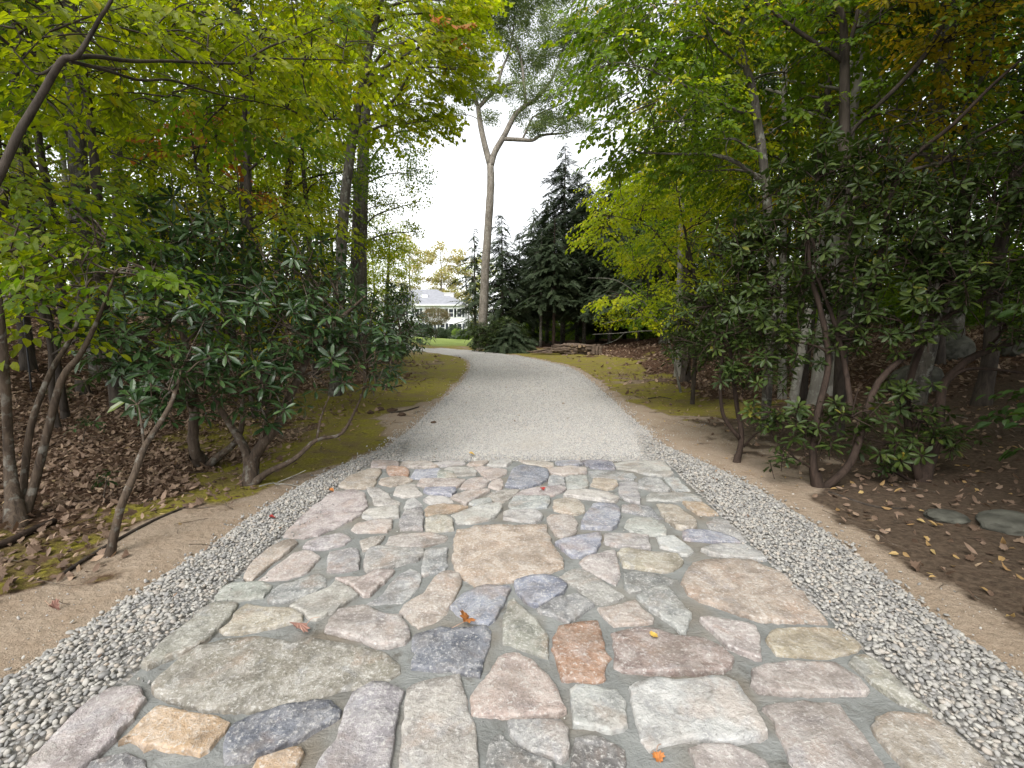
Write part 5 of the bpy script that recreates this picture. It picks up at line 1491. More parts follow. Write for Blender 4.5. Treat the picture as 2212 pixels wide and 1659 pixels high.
woodtree('grey trunk behind the bright sapling next to the moss', (14, (1466, 740), (1467, 620), (1470, 560)), .12, 14, 'cyg', 'bark_beech', z0=5, k2=('y', .6))

RGR = 'golden and green understorey trees in the dark wood'
RL = ['green tree with golden patches right behind the kinked slim trunk', 'dark leaved tree behind the dense middle laurel', 'golden leaved tree glowing between the birches', 'green tree with bright tips behind the bright sapling', 'golden and dark tree above the boulder slope',
      'yellow green tree behind the leaning beeches', 'dark tree with golden tips over the large boulder', 'tall green and gold tree at the back of the boulder slope', 'dark leaved tree overhanging the bent laurel', 'yellow green tree near the shady end of the conifer row']
for LBL, (x, y, h, k, k2, z0, R, nb, dens) in zip(RL, ((5.4, 8.6, 7.5, 'g', ('y', .68), 2.2, 1.8, 10, 55), (7.6, 7.4, 7.5, 'dk', ('g', .5), 2.0, 2.2, 10, 50), (6.6, 10.5, 9, 'y', ('g', .5), 2.2, 2.0, 10, 42), (4.6, 12.2, 8.5, 'g', ('br', .6), 2.6, 1.8, 10, 42), (9.2, 10, 9, 'y', ('dk', .45), 2.0, 2.5, 11, 40),
                                          (7.8, 13.5, 10, 'cyg', ('cg', .5), 2.2, 2.6, 11, 36), (11.5, 8.2, 8.5, 'dk', ('y', .7), 1.8, 2.6, 11, 38), (10.8, 14.5, 11, 'cg', ('y', .6), 2.0, 2.8, 11, 34), (8.2, 5.2, 7, 'dk', None, 2.2, 2.0, 10, 50), (6.2, 16.5, 10, 'cyg', None, 3.0, 2.2, 10, 34))):
    forest('understorey_tree', LBL, x, y, h, .05 + h * .007, k, z0, R, nb, dens, 'bark_dark', RGR, near=50 if y < 11 else 0, rr=(.6, 1.15) if y < 12 else (.9, 1.4), kinds2=k2, scl=(.85, 1.3) if k in ('y', 'g', 'dk') else (.65, 1.05), flat=.45)
RF = 'far trees closing the dark wood'
for (x, y, h, k) in ((9, 20, 15, 'cg'), (13, 18, 15, 'cg'), (12, 25, 16, 'cg'), (17, 22, 16, 'cg'), (16, 14, 14, 'cg'), (15.5, 9.5, 12, 'cg'), (22, 17, 16, 'cg'), (18, 30, 17, 'cg'), (25, 27, 17, 'cg'), (8.5, 26, 14, 'cyg'), (13.5, 32, 16, 'cg'), (20, 11, 14, 'cg'), (27, 13, 16, 'cg'), (30, 20, 17, 'cg'), (33, 32, 18, 'cg'), (25, 40, 18, 'cg'), (18, 45, 18, 'cg'), (38, 25, 18, 'cg')):
    forest('forest_tree', 'dark leafy tree at the back of the shaded wood beyond the boulders', x, y, h, .2, k, .6, 3.6, 16, 14, 'bark_grey', RF, rr=(1.3, 2.2), scl=(1.1, 1.7), ntw=2)

# unseen trees added beside and behind the photographer to shade the dark side
for (x, y, h) in ((5.0, -.6, 8), (7.4, 3.4, 9), (6.8, 1.2, 9), (9.5, 3.2, 11), (11, -2.5, 11), (-8.5, -1.5, 10), (-10.5, 3.5, 10)):
    forest('shade_tree', 'leafy tree added out of view to shade the wood edge', x, y, h, .13, 'cg', 2.6 if x > 0 else 3.6, 2.6, 11, 22, 'bark_grey', 'added shade trees out of view', rr=(1.1, 1.7), scl=(.9, 1.5), ntw=2)

for (x, y, h, z0) in ((6.6, 4.6, 11.5, 6.0), (9.0, 6.5, 12, 6.5), (7.0, 8.0, 13, 7.5), (-6.8, 4.2, 11, 5.6), (-9.5, 5.5, 12, 6.0), (-8.0, 9.0, 13.5, 8), (10.5, 11, 13, 7), (5.2, 1.8, 10.5, 5.2), (-12, 9.5, 13, 7), (7.5, 12, 14, 8.5), (-6.5, 12, 14, 9)):  # crowns above the view, added to darken the wood on both sides
    forest('shade_canopy_tree', 'tall tree added so that its crown shades the understorey', x, y, h, .15, 'cg', z0, 2.7, 11, 24, 'bark_grey', 'tall trees added for overhead shade', rr=(1.2, 1.8), scl=(.9, 1.5), ntw=2)

for lab, x, y, h in (('unseen laurel thicket added to shade the ground beside the paving', 4.5, 2.1, 2.6), ('second unseen laurel thicket added for shade beside the paving', 5.4, 3.2, 3.2), ('unseen laurel thicket added for shade near the road end of the paving', 4.4, .6, 2.6)):
    forest('mountain_laurel', lab, x, y, h, .05, 'dk', .5, .75, 9, 40, 'bark_red', 'unseen laurels added for shade', rr=(.5, .75), cat='shrub')  # out of view, added to throw shade on the near sand and soil

# ---- conifers
def conifer(label, x, y, h, R, kind='sp', z0=.6, group='conifers past the bend', nb=7, dz=.34, drop=.35, bare=0.0, bark='bark_grey', r=None, top=.0):
    SEED[0] += 1
    rng = random.Random(SEED[0])
    g = tzf(x, y)
    r = r or (.02 + h * .011)
    root = empty('conifer', (x, y, g), label, 'tree', group)
    b = MB(); b.tube([(x, y, g - .1), (x + .02, y, g + h * .35), (x, y, g + h * .7), (x, y, g + h)], [r * 1.1, r * .85, r * .5, .012], 7)
    b.build('trunk', M[bark], root, True)
    POS, ROT, SC = [], [], []
    z = z0
    bm_ = MB()
    while z < h - .12:
        t = (z - z0) / (h - z0)
        L = R * 1.25 * (1 - t) ** .75 * rng.uniform(.7, 1.12) + .12
        for k in range(int(nb * 1.5)):
            a = rng.uniform(0, 2 * PI)
            l_ = L * rng.uniform(.55, 1.1)
            zz = z + rng.uniform(-.15, .15)
            m_ = max(1, int(l_ / .33))
            for q in range(m_):
                s_ = (q + .35) / m_
                dr = drop * l_ * s_ * s_ - .12 * l_ * s_
                POS.append((x + math.cos(a) * l_ * s_, y + math.sin(a) * l_ * s_, g + zz - dr)); SC.append(rng.uniform(1.0, 1.6) * (.55 + .45 * min(1, l_)))
                ROT.append((rng.gauss(0, .35), rng.uniform(-.1, .7), a + rng.gauss(0, .45)))
            if rng.random() < .25:
                bm_.tube([(x, y, g + zz), (x + math.cos(a) * l_ * .6, y + math.sin(a) * l_ * .6, g + zz), (x + math.cos(a) * l_, y + math.sin(a) * l_, g + zz - drop * l_)], [.02, .014, .005], 4, cap=False)
        z += dz
    for k in range(int(bare)):
        a = rng.uniform(0, 6.3); zz = rng.uniform(1.2, max(1.5, z0)); l_ = rng.uniform(.4, 1.4)
        bm_.tube([(x, y, g + zz), (x + math.cos(a) * l_, y + math.sin(a) * l_, g + zz - rng.uniform(-.1, .4))], [.014, .004], 4, cap=False, smooth=False)
    if bm_.v: bm_.build('branches', M['bark_dark'], root)["kind"] = "stuff"
    scatter('foliage', kind, POS, ROT, SC, RG.integers(0, 3, len(POS)), root)
    return root
def cx(u, Y): return P(u, 700, Y).x
conifer('dense dark spruce standing just behind the tall forked trunk', cx(1085, 34), 34, 9.4, 2.2, z0=.3)
conifer('thin topped spruce showing past the other side of the tall forked trunk', cx(1026, 36), 36, 9.0, 1.5, 'spb', z0=2.8, nb=4, bare=10)
conifer('tallest feathery spruce with a ragged double tip against the sky', cx(1216, 38), 38, 15.6, 3.3, 'sp', z0=4.5, bare=14, nb=5)
conifer('soft grey green pine between the dense spruce and the tallest one', cx(1152, 44), 44, 12.4, 3.4, 'spb', z0=2.5, nb=6)
conifer('dark hemlock with bare lower trunk behind the log pile', cx(1262, 34), 34, 11.8, 2.8, z0=2.6, bare=16)
conifer('dark hemlock behind the split log rounds', cx(1318, 33), 33, 12.4, 3.0, z0=2.4, bare=16)
conifer('broad dark hemlock nearest the bright sapling', cx(1378, 31), 31, 12.0, 3.0, z0=2.2, bare=14)
conifer('hemlock at the shady end of the conifer row', cx(1430, 27), 27, 11.0, 2.8, z0=2.4, bare=12)
conifer('slender hemlock on a reddish bare stem in the row behind the log pile', cx(1196, 32), 32, 8.6, 1.7, z0=3.4, bare=22, bark='bark_red', nb=6)
conifer('thin bare stemmed hemlock next to the reddish stemmed one', cx(1168, 32.5), 32.5, 7.8, 1.5, z0=3.0, bare=20, nb=6)
conifer('dark spruce filling in between the grey green pine and the tallest spruce', cx(1182, 40), 40, 12.6, 3.0, 'sp', z0=2.4, bare=8, nb=6)
conifer('short dark spruce behind the rounded evergreen', cx(1122, 37), 37, 8.6, 2.4, 'sp', z0=1.0, nb=6)
conifer('second feathery spruce leaning beside the tallest one', cx(1247, 40), 40, 14.2, 3.0, 'sp', z0=3.5, bare=10, nb=6)
conifer('hemlock filling the gap behind the conifer row', cx(1290, 41), 41, 13.0, 3.2, z0=1.2)
conifer('deep shade hemlock far behind the conifer row', cx(1350, 42), 42, 13.5, 3.3, z0=1.2)
conifer('hemlock closing the dark corner behind the moss', cx(1420, 38), 38, 12.5, 3.2, z0=1.2)
conifer('low spruce peeping past the tall trunk at the lawn edge', cx(1012, 48), 48, 4.2, 1.3, 'spb', z0=.8, nb=4)
def woods(name, kind, box, n, scl):
    x0, x1, y0, y1, z1 = box
    x = RG.uniform(x0, x1, n); y = RG.uniform(y0, y1, n)
    h = z1 * (.45 + .55 * vnoise(x, y, .25, 3))
    z = tz(x, y) + RG.random(n) ** 1.3 * h
    k = vnoise(x + z, y, .5, 8) > .22
    p = np.stack([x, y, z], 1)[k]; m_ = len(p)
    rot = np.stack([RG.normal(0, .4, m_), RG.uniform(0, .5, m_), RG.uniform(0, 6.3, m_)], 1)
    scatter(name, kind, p, rot, RG.uniform(*scl, m_), RG.integers(0, 3, m_))
woods('undergrowth', 'cg', (11, 62, 30, 62, 7), 9000, (1.6, 2.8))
woods('undergrowth', 'cyg', (-62, -19, 34, 66, 7), 8000, (1.6, 2.8))
woods('undergrowth', 'cg', (1.5, 22, 47, 62, 8), 4500, (1.6, 2.6))
woods('undergrowth', 'cg', (9, 40, 17, 34, 2.2), 3500, (1.0, 1.8))
woods('undergrowth', 'cg', (13, 42, 8, 20, 4.5), 4500, (1.0, 1.8))
woods('undergrowth', 'cg', (-42, -15, 26, 40, 2.0), 2500, (1.0, 1.8))

# ---- rounded evergreen shrubs at the foot of the tall tree
mb = base_px(1050, 757)
rhodo('rounded evergreen shrub at the foot of the tall forked tree', [[mb] + PL((1050, 735, 27.5), (1055, 715, 27.5)), [mb] + PL((1040, 735, 27.5), (1036, 712, 27.5))], [[.06, .05, .02], [.05, .04, .02]],
      [B(*q) for q in ((1045, 718, 27.5, .75), (1065, 712, 27.5, .7), (1035, 738, 27.3, .55), (1062, 738, 27.2, .65), (1030, 712, 28, .5))], 71, 0, 150, 'la', name='evergreen_shrub', scl=(1.4, 2.0), ntw=3)
conifer('low spreading yew shrub beside the rounded evergreen at the drive edge', cx(1102, 27.0), 27.0, 1.7, 1.25, 'sp', z0=.1, nb=16, dz=.16, drop=.2, group='evergreens at the foot of the tall tree')
rhodo('small leaved evergreen shrub tucked behind the spreading yew', [[base_px(1112, 752)] + PL((1112, 730, 28.5), (1115, 705, 28.5))], [[.05, .04, .02]], [B(1110, 712, 28.5, .65), B(1090, 700, 28.8, .6), B(1125, 722, 28.3, .5)], 72, 0, 150, 'la', name='evergreen_shrub', scl=(1.3, 1.8), ntw=3)

# ---- pale autumn trees behind the house
for lab, x, y, h, k in (('washed out golden tree rising behind the house roof', -14.5, 96, 18, 'pale'), ('pale peach coloured autumn tree behind the white chimney', -9.5, 98, 17, 'pale'), ('pale yellow tree at the far end of the house', -20.5, 95, 19, 'pale'), ('faint olive tree behind the spruce by the house', -5.0, 92, 16, 'cyg'),
                        ('tall faint green tree behind the far wing of the house', -27, 92, 19, 'cyg')):
    forest('autumn_tree', lab, x, y, h, .25, k, 2, 4.2, 16, 9, 'bark_beech', 'pale trees behind the house', rr=(1.6, 2.6), scl=(1.3, 2.0), ntw=2)

# =================================================================== HOUSE, LOG PILE, STONES, SMALL THINGS
def plain(nm, c, rough=.7, spec=.3, nscale=6, var=.15):
    m, t, n, l = newmat(nm)
    g = N(t, "ShaderNodeNewGeometry")
    nz = noise_tex(t, g.outputs['Position'], nscale, 4)
    cc = mix(t, ramp(t, [(.3, (0, 0, 0)), (.7, (1, 1, 1))], nz.outputs[0]), tuple(k * (1 - var) for k in c), tuple(min(1, k * (1 + var)) for k in c))
    finish(t, cc, rough, None, spec)
    M[nm] = m
    return m
plain('white_siding', (.74, .75, .76), .6, .3, 3, .05); plain('roof_slate', (.24, .245, .265), .8, .2, 2, .12); plain('white_trim', (.8, .8, .8), .5, .3, 3, .03)
plain('dark_glass', (.03, .035, .045), .08, .5, 2, .1); plain('shutter', (.05, .06, .075), .6, .3, 3, .1); plain('chimney_white', (.66, .65, .64), .8, .2, 5, .08)
plain('log_bark', (.13, .095, .07), .9, .2, 9, .4); plain('log_end', (.24, .17, .11), .85, .2, 12, .3); plain('black_metal', (.02, .02, .022), .5, .4, 9, .2)
plain('boulder_grey', (.085, .083, .068), .95, .15, 6, .5); plain('soil_clod', (.075, .05, .035), .95, .1, 20, .4)
plain('leaf_rust', (.36, .14, .04), .6, .25, 40, .45); plain('leaf_pinkbrown', (.34, .19, .15), .6, .2, 40, .2); plain('leaf_yellow', (.55, .36, .08), .6, .25, 40, .25); plain('leaf_scarlet', (.28, .035, .03), .6, .25, 40, .3); plain('stalk', (.36, .22, .15), .6, .2)

hz = tzf(-14, 80)
house = empty('house', (-14.5, 80, hz), 'white clapboard house with a slate grey hipped roof half hidden by trees', 'house')
x0, x1, y0, y1 = -22.5, -8.1, 80, 90
eav = 5.5
b = MB(); b.box((x0, y0, hz - .3), (x1, y1, hz + eav))
wall = b.build('wall', M['white_siding'], house)
b = MB()
zc = .35
while zc < eav - .05:      # clapboards, each lapping over the one below
    b.add([(x0, y0 - .035, hz + zc), (x1 + .035, y0 - .035, hz + zc), (x1 + .01, y0 - .008, hz + zc + .24), (x0, y0 - .008, hz + zc + .24)], [(0, 1, 2, 3)])
    b.add([(x1 + .035, y0 - .035, hz + zc), (x1 + .035, y1, hz + zc), (x1 + .008, y1, hz + zc + .24), (x1 + .008, y0 - .008, hz + zc + .24)], [(0, 1, 2, 3)])
    zc += .25
b.build('clapboards', M['white_siding'], wall)["kind"] = "stuff"
b = MB()
e = .5; rz = hz + eav; tp = 2.9
V = [(x0 - e, y0 - e, rz), (x1 + e, y0 - e, rz), (x1 + e, y1 + e, rz), (x0 - e, y1 + e, rz), (-17.6, 85, rz + tp), (-13.6, 85, rz + tp)]
b.add(V, [(0, 1, 5, 4), (1, 2, 5), (2, 3, 4, 5), (3, 0, 4), (3, 2, 1, 0)])
roof = b.build('roof', M['roof_slate'], house)
b = MB(); b.box((x0 - e - .02, y0 - e - .06, rz - .2), (x1 + e + .02, y0 - e - .004, rz + .04)); b.box((x1 + e + .004, y0 - e, rz - .2), (x1 + e + .06, y1 + e, rz + .04))
b.build('fascia', M['white_trim'], house)
b = MB(); b.box((-15.9, 82.0, rz + 1.1), (-14.7, 82.9, rz + 1.75)); b.build('skylight', M['white_trim'], roof)
b = MB(); b.box((-11.9, 82.6, rz - .4), (-10.3, 83.8, rz + 2.0)); ch = b.build('chimney', M['chimney_white'], house)
b = MB(); b.box((-12.0, 82.5, rz + 2.003), (-10.2, 83.9, rz + 2.15)); b.build('cap', M['chimney_white'], ch)
for wx in (-21, -18.6, -16.2, -13.9, -11.9, -10.4, -9.0):
    for z in (.9, 3.4):
        b = MB(); W_, H_ = .46, 1.35
        for q in (((wx - W_, y0 - .1, hz + z), (wx - W_ + .09, y0 - .02, hz + z + H_)), ((wx + W_ - .09, y0 - .1, hz + z), (wx + W_, y0 - .02, hz + z + H_)), ((wx - W_, y0 - .1, hz + z + H_ + .002), (wx + W_, y0 - .02, hz + z + H_ + .1)), ((wx - W_ - .05, y0 - .14, hz + z - .1), (wx + W_ + .05, y0 - .02, hz + z - .002)), ((wx - W_ + .1, y0 - .075, hz + z + H_ * .5 - .03), (wx + W_ - .1, y0 - .03, hz + z + H_ * .5 + .03))):
            b.box(*q)
        f = b.build('window', M['white_trim'], house)
        for zz in (0, 1):
            b = MB(); b.box((wx - W_ + .1, y0 - .06, hz + z + zz * (H_ * .5 + .032)), (wx + W_ - .1, y0 - .045, hz + z + H_ * .5 - .032 + zz * (H_ * .5))); b.build('pane', M['dark_glass'], f)
        for sx in (-1, 1):
            b = MB(); b.box((wx + sx * (W_ + .06) - (.3 if sx < 0 else 0), y0 - .09, hz + z - .05), (wx + sx * (W_ + .06) + (.3 if sx > 0 else 0), y0 - .04, hz + z + H_ + .05)); b.build('shutter', M['shutter'], house)
b = MB(); b.box((-15.3, y0 - .09, hz + .05), (-14.4, y0 - .04, hz + 2.2)); dr = b.build('door', M['shutter'], house)
b = MB(); b.box((-14.55, y0 - .14, hz + 1.05), (-14.47, y0 - .095, hz + 1.13)); b.build('handle', M['white_trim'], dr)

def clump(name, label, cat, x, y, z, r, kind, n, flat=.85, scl=(.8, 1.2), group=None, stem=True):
    g = tzf(x, y)
    root = empty(name, (x, y, g), label, cat, group)
    b = MB()
    for k in range(5):
        a = k * 1.26; b.tube([(x, y, g - .05), (x + math.cos(a) * r * .25, y + math.sin(a) * r * .25, g + z * .5), (x + math.cos(a) * r * .55, y + math.sin(a) * r * .55, g + z)], [.05, .035, .012], 5, cap=False)
    b.build('stems', M['bark_dark'], root)["kind"] = "stuff"
    q = RG.normal(0, 1, (n, 3)); q /= np.linalg.norm(q, axis=1)[:, None]
    q *= (RG.uniform(.55, 1, n) ** .5)[:, None] * r; q[:, 2] *= flat
    q += np.array([x, y, g + z])
    q = q[q[:, 2] > g + .05]
    dress(root, kind, q, np.arctan2(q[:, 1] - y, q[:, 0] - x), 0, scl)
    return root
clump('japanese_maple', 'round topped bronze red Japanese maple on the lawn in front of the house', 'tree', cx(940, 60), 60, 2.9, 1.9, 'red', 620, .6, (.8, 1.3))
clump('boxwood_shrub', 'clipped round boxwood beside the Japanese maple', 'shrub', cx(952, 66), 66, .75, .85, 'box', 260, .9, (1.6, 2.4), 'clipped boxwoods along the house front')
clump('boxwood_shrub', 'small clipped boxwood in front of the paired house windows', 'shrub', cx(963, 66), 66, .6, .7, 'box', 220, .9, (1.6, 2.4), 'clipped boxwoods along the house front')
clump('boxwood_shrub', 'largest clipped boxwood ball next to the pale grass', 'shrub', cx(981, 68), 68, .95, 1.05, 'box', 320, .95, (1.6, 2.4), 'clipped boxwoods along the house front')
clump('boxwood_shrub', 'broad low evergreen mound under the Japanese maple', 'shrub', cx(913, 62), 62, .8, 1.6, 'box', 420, .6, (1.6, 2.6), 'clipped boxwoods along the house front')
# ornamental grass
gxp = cx(1000, 66); gg = tzf(gxp, 66)
root = empty('ornamental_grass', (gxp, 66, gg), 'feathery pale green grass clump beside the clipped boxwoods', 'grass clump')
b = MB(); rng = random.Random(8)
for k in range(420):
    a = rng.uniform(0, 6.3); r_ = rng.uniform(.1, 1.5); h_ = rng.uniform(.8, 1.7)
    x = gxp + math.cos(a) * r_ * .5; y = 66 + math.sin(a) * r_ * .5
    ex = gxp + math.cos(a) * r_ * 1.2; ey = 66 + math.sin(a) * r_ * 1.2
    b.add([(x - .03, y, gg), (x + .03, y, gg), ((x + ex) / 2, (y + ey) / 2, gg + h_), (ex, ey, gg + h_ * .75)], [(0, 1, 2), (1, 3, 2)], 0, rng.random())
b.build('blades', M['grass_blade'], root)["kind"] = "stuff"

# ---- log pile
lp = G(1230, 765)
pile = empty('firewood_pile', (lp.x, lp.y, lp.z), 'long low pile of brushwood and logs ending in upright split rounds at the wood edge', 'wood pile')
rng = random.Random(17)
def logpiece(a, c, r, nm='log'):
    b = MB()
    a, c = Vector(a), Vector(c)
    b.tube([a, a.lerp(c, .5) + Vector((rng.gauss(0, .02), rng.gauss(0, .02), rng.gauss(0, .02))), c], [r, r * rng.uniform(.9, 1.08), r * rng.uniform(.85, 1)], 9, 0, cap=False, rough=.2, smooth=False)
    d = (c - a).normalized(); u_ = d.orthogonal().normalized(); w_ = d.cross(u_)
    for p, s in ((a, -1), (c, 1)):
        b.add([p + d * s * .004] + [p + d * s * .001 + (u_ * math.cos(k * 2 * PI / 9) + w_ * math.sin(k * 2 * PI / 9)) * r * .93 for k in range(9)], [(0, 1 + k, 1 + (k + 1) % 9) for k in range(9)], 1)
    b.build(nm, [M['log_bark'], M['log_end']], pile, False)
def px(u): return P(u, 765, lp.y).x
z0 = tzf(px(1230), lp.y)
for row in range(4):
    for k in range(9 - row):
        u = 1210 + row * 5 + k * 9 + rng.uniform(-2, 2)
        x = px(u); r = rng.uniform(.055, .10)
        yy = lp.y + rng.uniform(-.1, .1)
        a = rng.gauss(0, .45); L = rng.uniform(.5, .95); zz = z0 + .07 + row * .13
        if rng.random() < .3: a += 1.3
        logpiece((x - math.cos(a) * L * .5, yy - math.sin(a) * L * .5, zz + rng.gauss(0, .03)), (x + math.cos(a) * L * .5, yy + math.sin(a) * L * .5, zz + rng.gauss(0, .03)), r)
for k in range(34):
    u = rng.uniform(1162, 1225); x = px(u); t = (u - 1162) / 63
    z = z0 + .04 + rng.uniform(0, .12 + .42 * t)
    a = rng.gauss(0, .35); L = rng.uniform(.5, 1.3)
    yy = lp.y + rng.uniform(-.4, .3)
    logpiece((x - math.cos(a) * L * .5, yy - math.sin(a) * L * .5, z), (x + math.cos(a) * L * .5, yy + math.sin(a) * L * .5, max(z0 + .03, z + rng.gauss(0, .08))), rng.uniform(.018, .045), 'stick')
for k, u in enumerate((1280, 1287.5, 1295, 1284, 1291.5)):
    x = px(u); yy = lp.y - .35 + (.32 if k > 2 else 0) + rng.uniform(-.04, .04); r = rng.uniform(.085, .12)
    logpiece((x, yy, z0 - .02), (x + rng.gauss(0, .02), yy, z0 + .42 + rng.uniform(0, .06) + (.06 if k > 2 else 0)), r, 'upright_round')

# ---- boulders
def boulder(label, u, v, w_, h_, d_, seed):
    import bmesh
    p = G(u, v)
    bm = bmesh.new(); bmesh.ops.create_icosphere(bm, subdivisions=4, radius=1)
    rr = random.Random(seed); sh = Vector((rr.uniform(0, 50), rr.uniform(0, 50), 0))
    for q in bm.verts:
        k = 1 + .28 * mnoise.noise(q.co * .9 + sh) + .10 * mnoise.noise(q.co * 2.6 + sh) + .03 * mnoise.noise(q.co * 8 + sh)
        q.co = Vector((q.co.x * w_, q.co.y * d_, q.co.z * h_)) * k
    me = bpy.data.meshes.new('boulder'); bm.to_mesh(me); bm.free()
    me.materials.append(M['boulder_grey'])
    o = bpy.data.objects.new('boulder', me); COL.objects.link(o); o.location = (p.x, p.y, p.z + h_ * .2)
    tag(o, label, 'boulder', 'boulders on the shaded slope')
boulder('large grey boulder behind the bent laurel trunk', 1975, 840, .44, .40, .4, 1)
boulder('boulder higher up the slope behind the large one', 2040, 770, .55, .42, .5, 2)
boulder('pale slab of rock at the foot of the shaded slope', 2045, 1120, .15, .05, .12, 3)
boulder('flat mossy slab beside the pale one at the picture edge', 2190, 1140, .24, .09, .2, 4)
boulder('rock half hidden by the drooping laurel at the picture edge', 2205, 760, .4, .3, .35, 5)

# ---- thin metal stake
p = G(68, 845)
st = empty('metal_stake', (p.x, p.y, p.z), 'thin black metal stake leaning in the leaf litter', 'stake')
q = P(50, 676, p.y)
b = MB(); b.tube([p - Vector((0, 0, .1)), p.lerp(q, .5), q], [.013, .013, .012], 8); b.build('rod', M['black_metal'], st, True)
b = MB(); b.tube([q - Vector((.015, 0, .0)), q + Vector((0, 0, .02)), q + Vector((.0, 0, .04))], [.018, .02, .006], 8); b.build('cap', M['black_metal'], st, True)
b = MB(); e = p.lerp(q, .62); b.tube([e - Vector((.03, 0, 0)), e + Vector((.035, 0, .01))], [.012, .012], 6, smooth=False); b.build('bracket', M['black_metal'], st)

# ---- fallen branches and stumps
def fallen(name, label, pts, r0, r1, bark, sub=()):
    q = []
    for u, v in pts:
        g = G(u, v); q.append(g + Vector((0, 0, r0 * .6)))
    root = empty(name, q[0], label, 'branch', 'fallen wood on the ground')
    b = MB(); n = len(q); b.tube(q, [r0 + (r1 - r0) * i / (n - 1) for i in range(n)], 7, rough=.25); b.build('stem', M[bark], root, True)
    for s_ in sub:
        w_ = [G(u, v) + Vector((0, 0, .02 + .05 * i)) for i, (u, v) in enumerate(s_)]
        b = MB(); b.tube(w_, [r1 * 1.2 * (1 - .7 * i / len(w_)) for i in range(len(w_))], 5); b.build('side_twig', M[bark], root, True)
fallen('fallen_branch', 'long thin dark branch lying along the edge of the sand strip', ((125, 1250), (200, 1200), (290, 1148), (345, 1120), (405, 1096)), .014, .009, 'bark_dark')
fallen('fallen_log', 'short reddish rotten log at the foot of the many stemmed shrub', ((-40, 1195), (20, 1175), (70, 1150), (118, 1130)), .030, .026, 'bark_red')
fallen('fallen_branch', 'crooked pale twigs beside the base of the glossy rhododendron', ((560, 1052), (590, 1045), (625, 1048), (650, 1052)), .009, .005, 'bark_beech', (((590, 1046), (600, 1062), (612, 1072)), ((600, 1046), (640, 1040), (662, 1040))))
fallen('fallen_branch', 'dark stick lying on the moss strip by the rhododendron up the drive', ((845, 893), (875, 889), (905, 880)), .02, .012, 'bark_dark')
fallen('fallen_branch', 'weathered stick at the outer edge of the curve near the drive', ((820, 833), (845, 838), (868, 834)), .03, .02, 'bark_dark')
fallen('fallen_branch', 'long low root like branch under the middle laurel', ((1790, 1065), (1850, 1085), (1900, 1098), (1960, 1100)), .014, .006, 'bark_dark')
fallen('fallen_branch', 'thin grey branch arching over the dark soil by the bent laurel', ((1890, 870), (1960, 878), (2020, 890), (2090, 905)), .012, .006, 'bark_beech')
fallen('fallen_branch', 'twig on the litter between the leaning stem and the long branch', ((300, 1090), (340, 1075), (380, 1066), (420, 1068)), .009, .005, 'bark_shrub')
fallen('fallen_branch', 'short pale stick on the grass edge near the laurel set back in the wood', ((1400, 862), (1425, 858), (1450, 862)), .012, .009, 'bark_dark')
p = G(180, 852)
stp = empty('tree_stump', (p.x, p.y, p.z), 'small dark stump in the leaf litter behind the rhododendron', 'stump')
b = MB(); b.tube([p - Vector((0, 0, .1)), p + Vector((0, 0, .08)), p + Vector((0, 0, .26))], [.13, .10, .095], 9, rough=.3); b.build('bole', M['bark_dark'], stp, True)
b = MB(); b.tube([p + Vector((0, 0, .258)), p + Vector((0, 0, .264))], [.088, .08], 9, smooth=False); b.build('cut_face', M['log_end'], stp)

# ---- leaf litter
def litter_points(x0, x1, y0, y1, s, wfun):
    x, y = jitter_grid(x0, x1, y0, y1, s)
    w_ = wfun(x, y)
    k = RG.random(len(x)) < w_
    return x[k], y[k]
def lw_left(x, y):
    sw, mw_, so, la, d = zones(x, y)
    n_ = fbm(x, y, .8, 31)
    return np.clip((1 - sw) * (1 - .93 * mw_) * (.55 + .8 * n_), 0, 1) * (d > .1)
def lw_right(x, y):
    sw, mw_, so, la, d = zones(x, y)
    return np.clip((1 - sw) * (1 - .9 * mw_) * (.25 + .5 * sstep(7, 11, y)), 0, 1) * (d > .15)
XS, YS, SC = [], [], []
for a in (((-8, -2.4, 1.5, 7, .040), (.4, 1.05)), ((-13, -2.4, 7, 13, .058), (.6, 1.3)), ((-20, -2.4, 13, 24, .15), (1.5, 2.4))):
    x, y = litter_points(*a[0], lw_left); XS.append(x); YS.append(y); SC.append(RG.uniform(*a[1], len(x)))
for a in (((2.4, 8, 1.5, 8, .075), (.6, 1.1)), ((2.4, 14, 8, 16, .1), (1.0, 1.6)), ((2.4, 20, 16, 30, .2), (1.6, 2.4))):
    x, y = litter_points(*a[0], lw_right); XS.append(x); YS.append(y); SC.append(RG.uniform(*a[1], len(x)))
x = np.concatenate(XS); y = np.concatenate(YS); s = np.concatenate(SC)
rot = np.stack([RG.normal(0, .45, len(x)), RG.normal(0, .4, len(x)), RG.uniform(0, 6.3, len(x))], 1)
scatter('leaf_litter', 'dead', np.stack([x, y, tz(x, y) + .012 + RG.uniform(0, .03, len(x))], 1), rot, s, RG.integers(0, 8, len(x)))
# loose scraps of leaf and bark on moss and sand
x, y = jitter_grid(-4.5, 4.8, 3.5, 16, .16)
sw, mw_, so, la, d = zones(x, y)
k = (d > .05) & (RG.random(len(x)) < .30 * np.maximum(mw_, sw * .6))
x, y = x[k], y[k]
rot = np.stack([RG.normal(0, .3, len(x)), RG.normal(0, .3, len(x)), RG.uniform(0, 6.3, len(x))], 1)
scatter('leaf_scraps', 'deady', np.stack([x, y, tz(x, y) + .015], 1), rot, RG.uniform(.25, .7, len(x)), RG.integers(0, 6, len(x)))

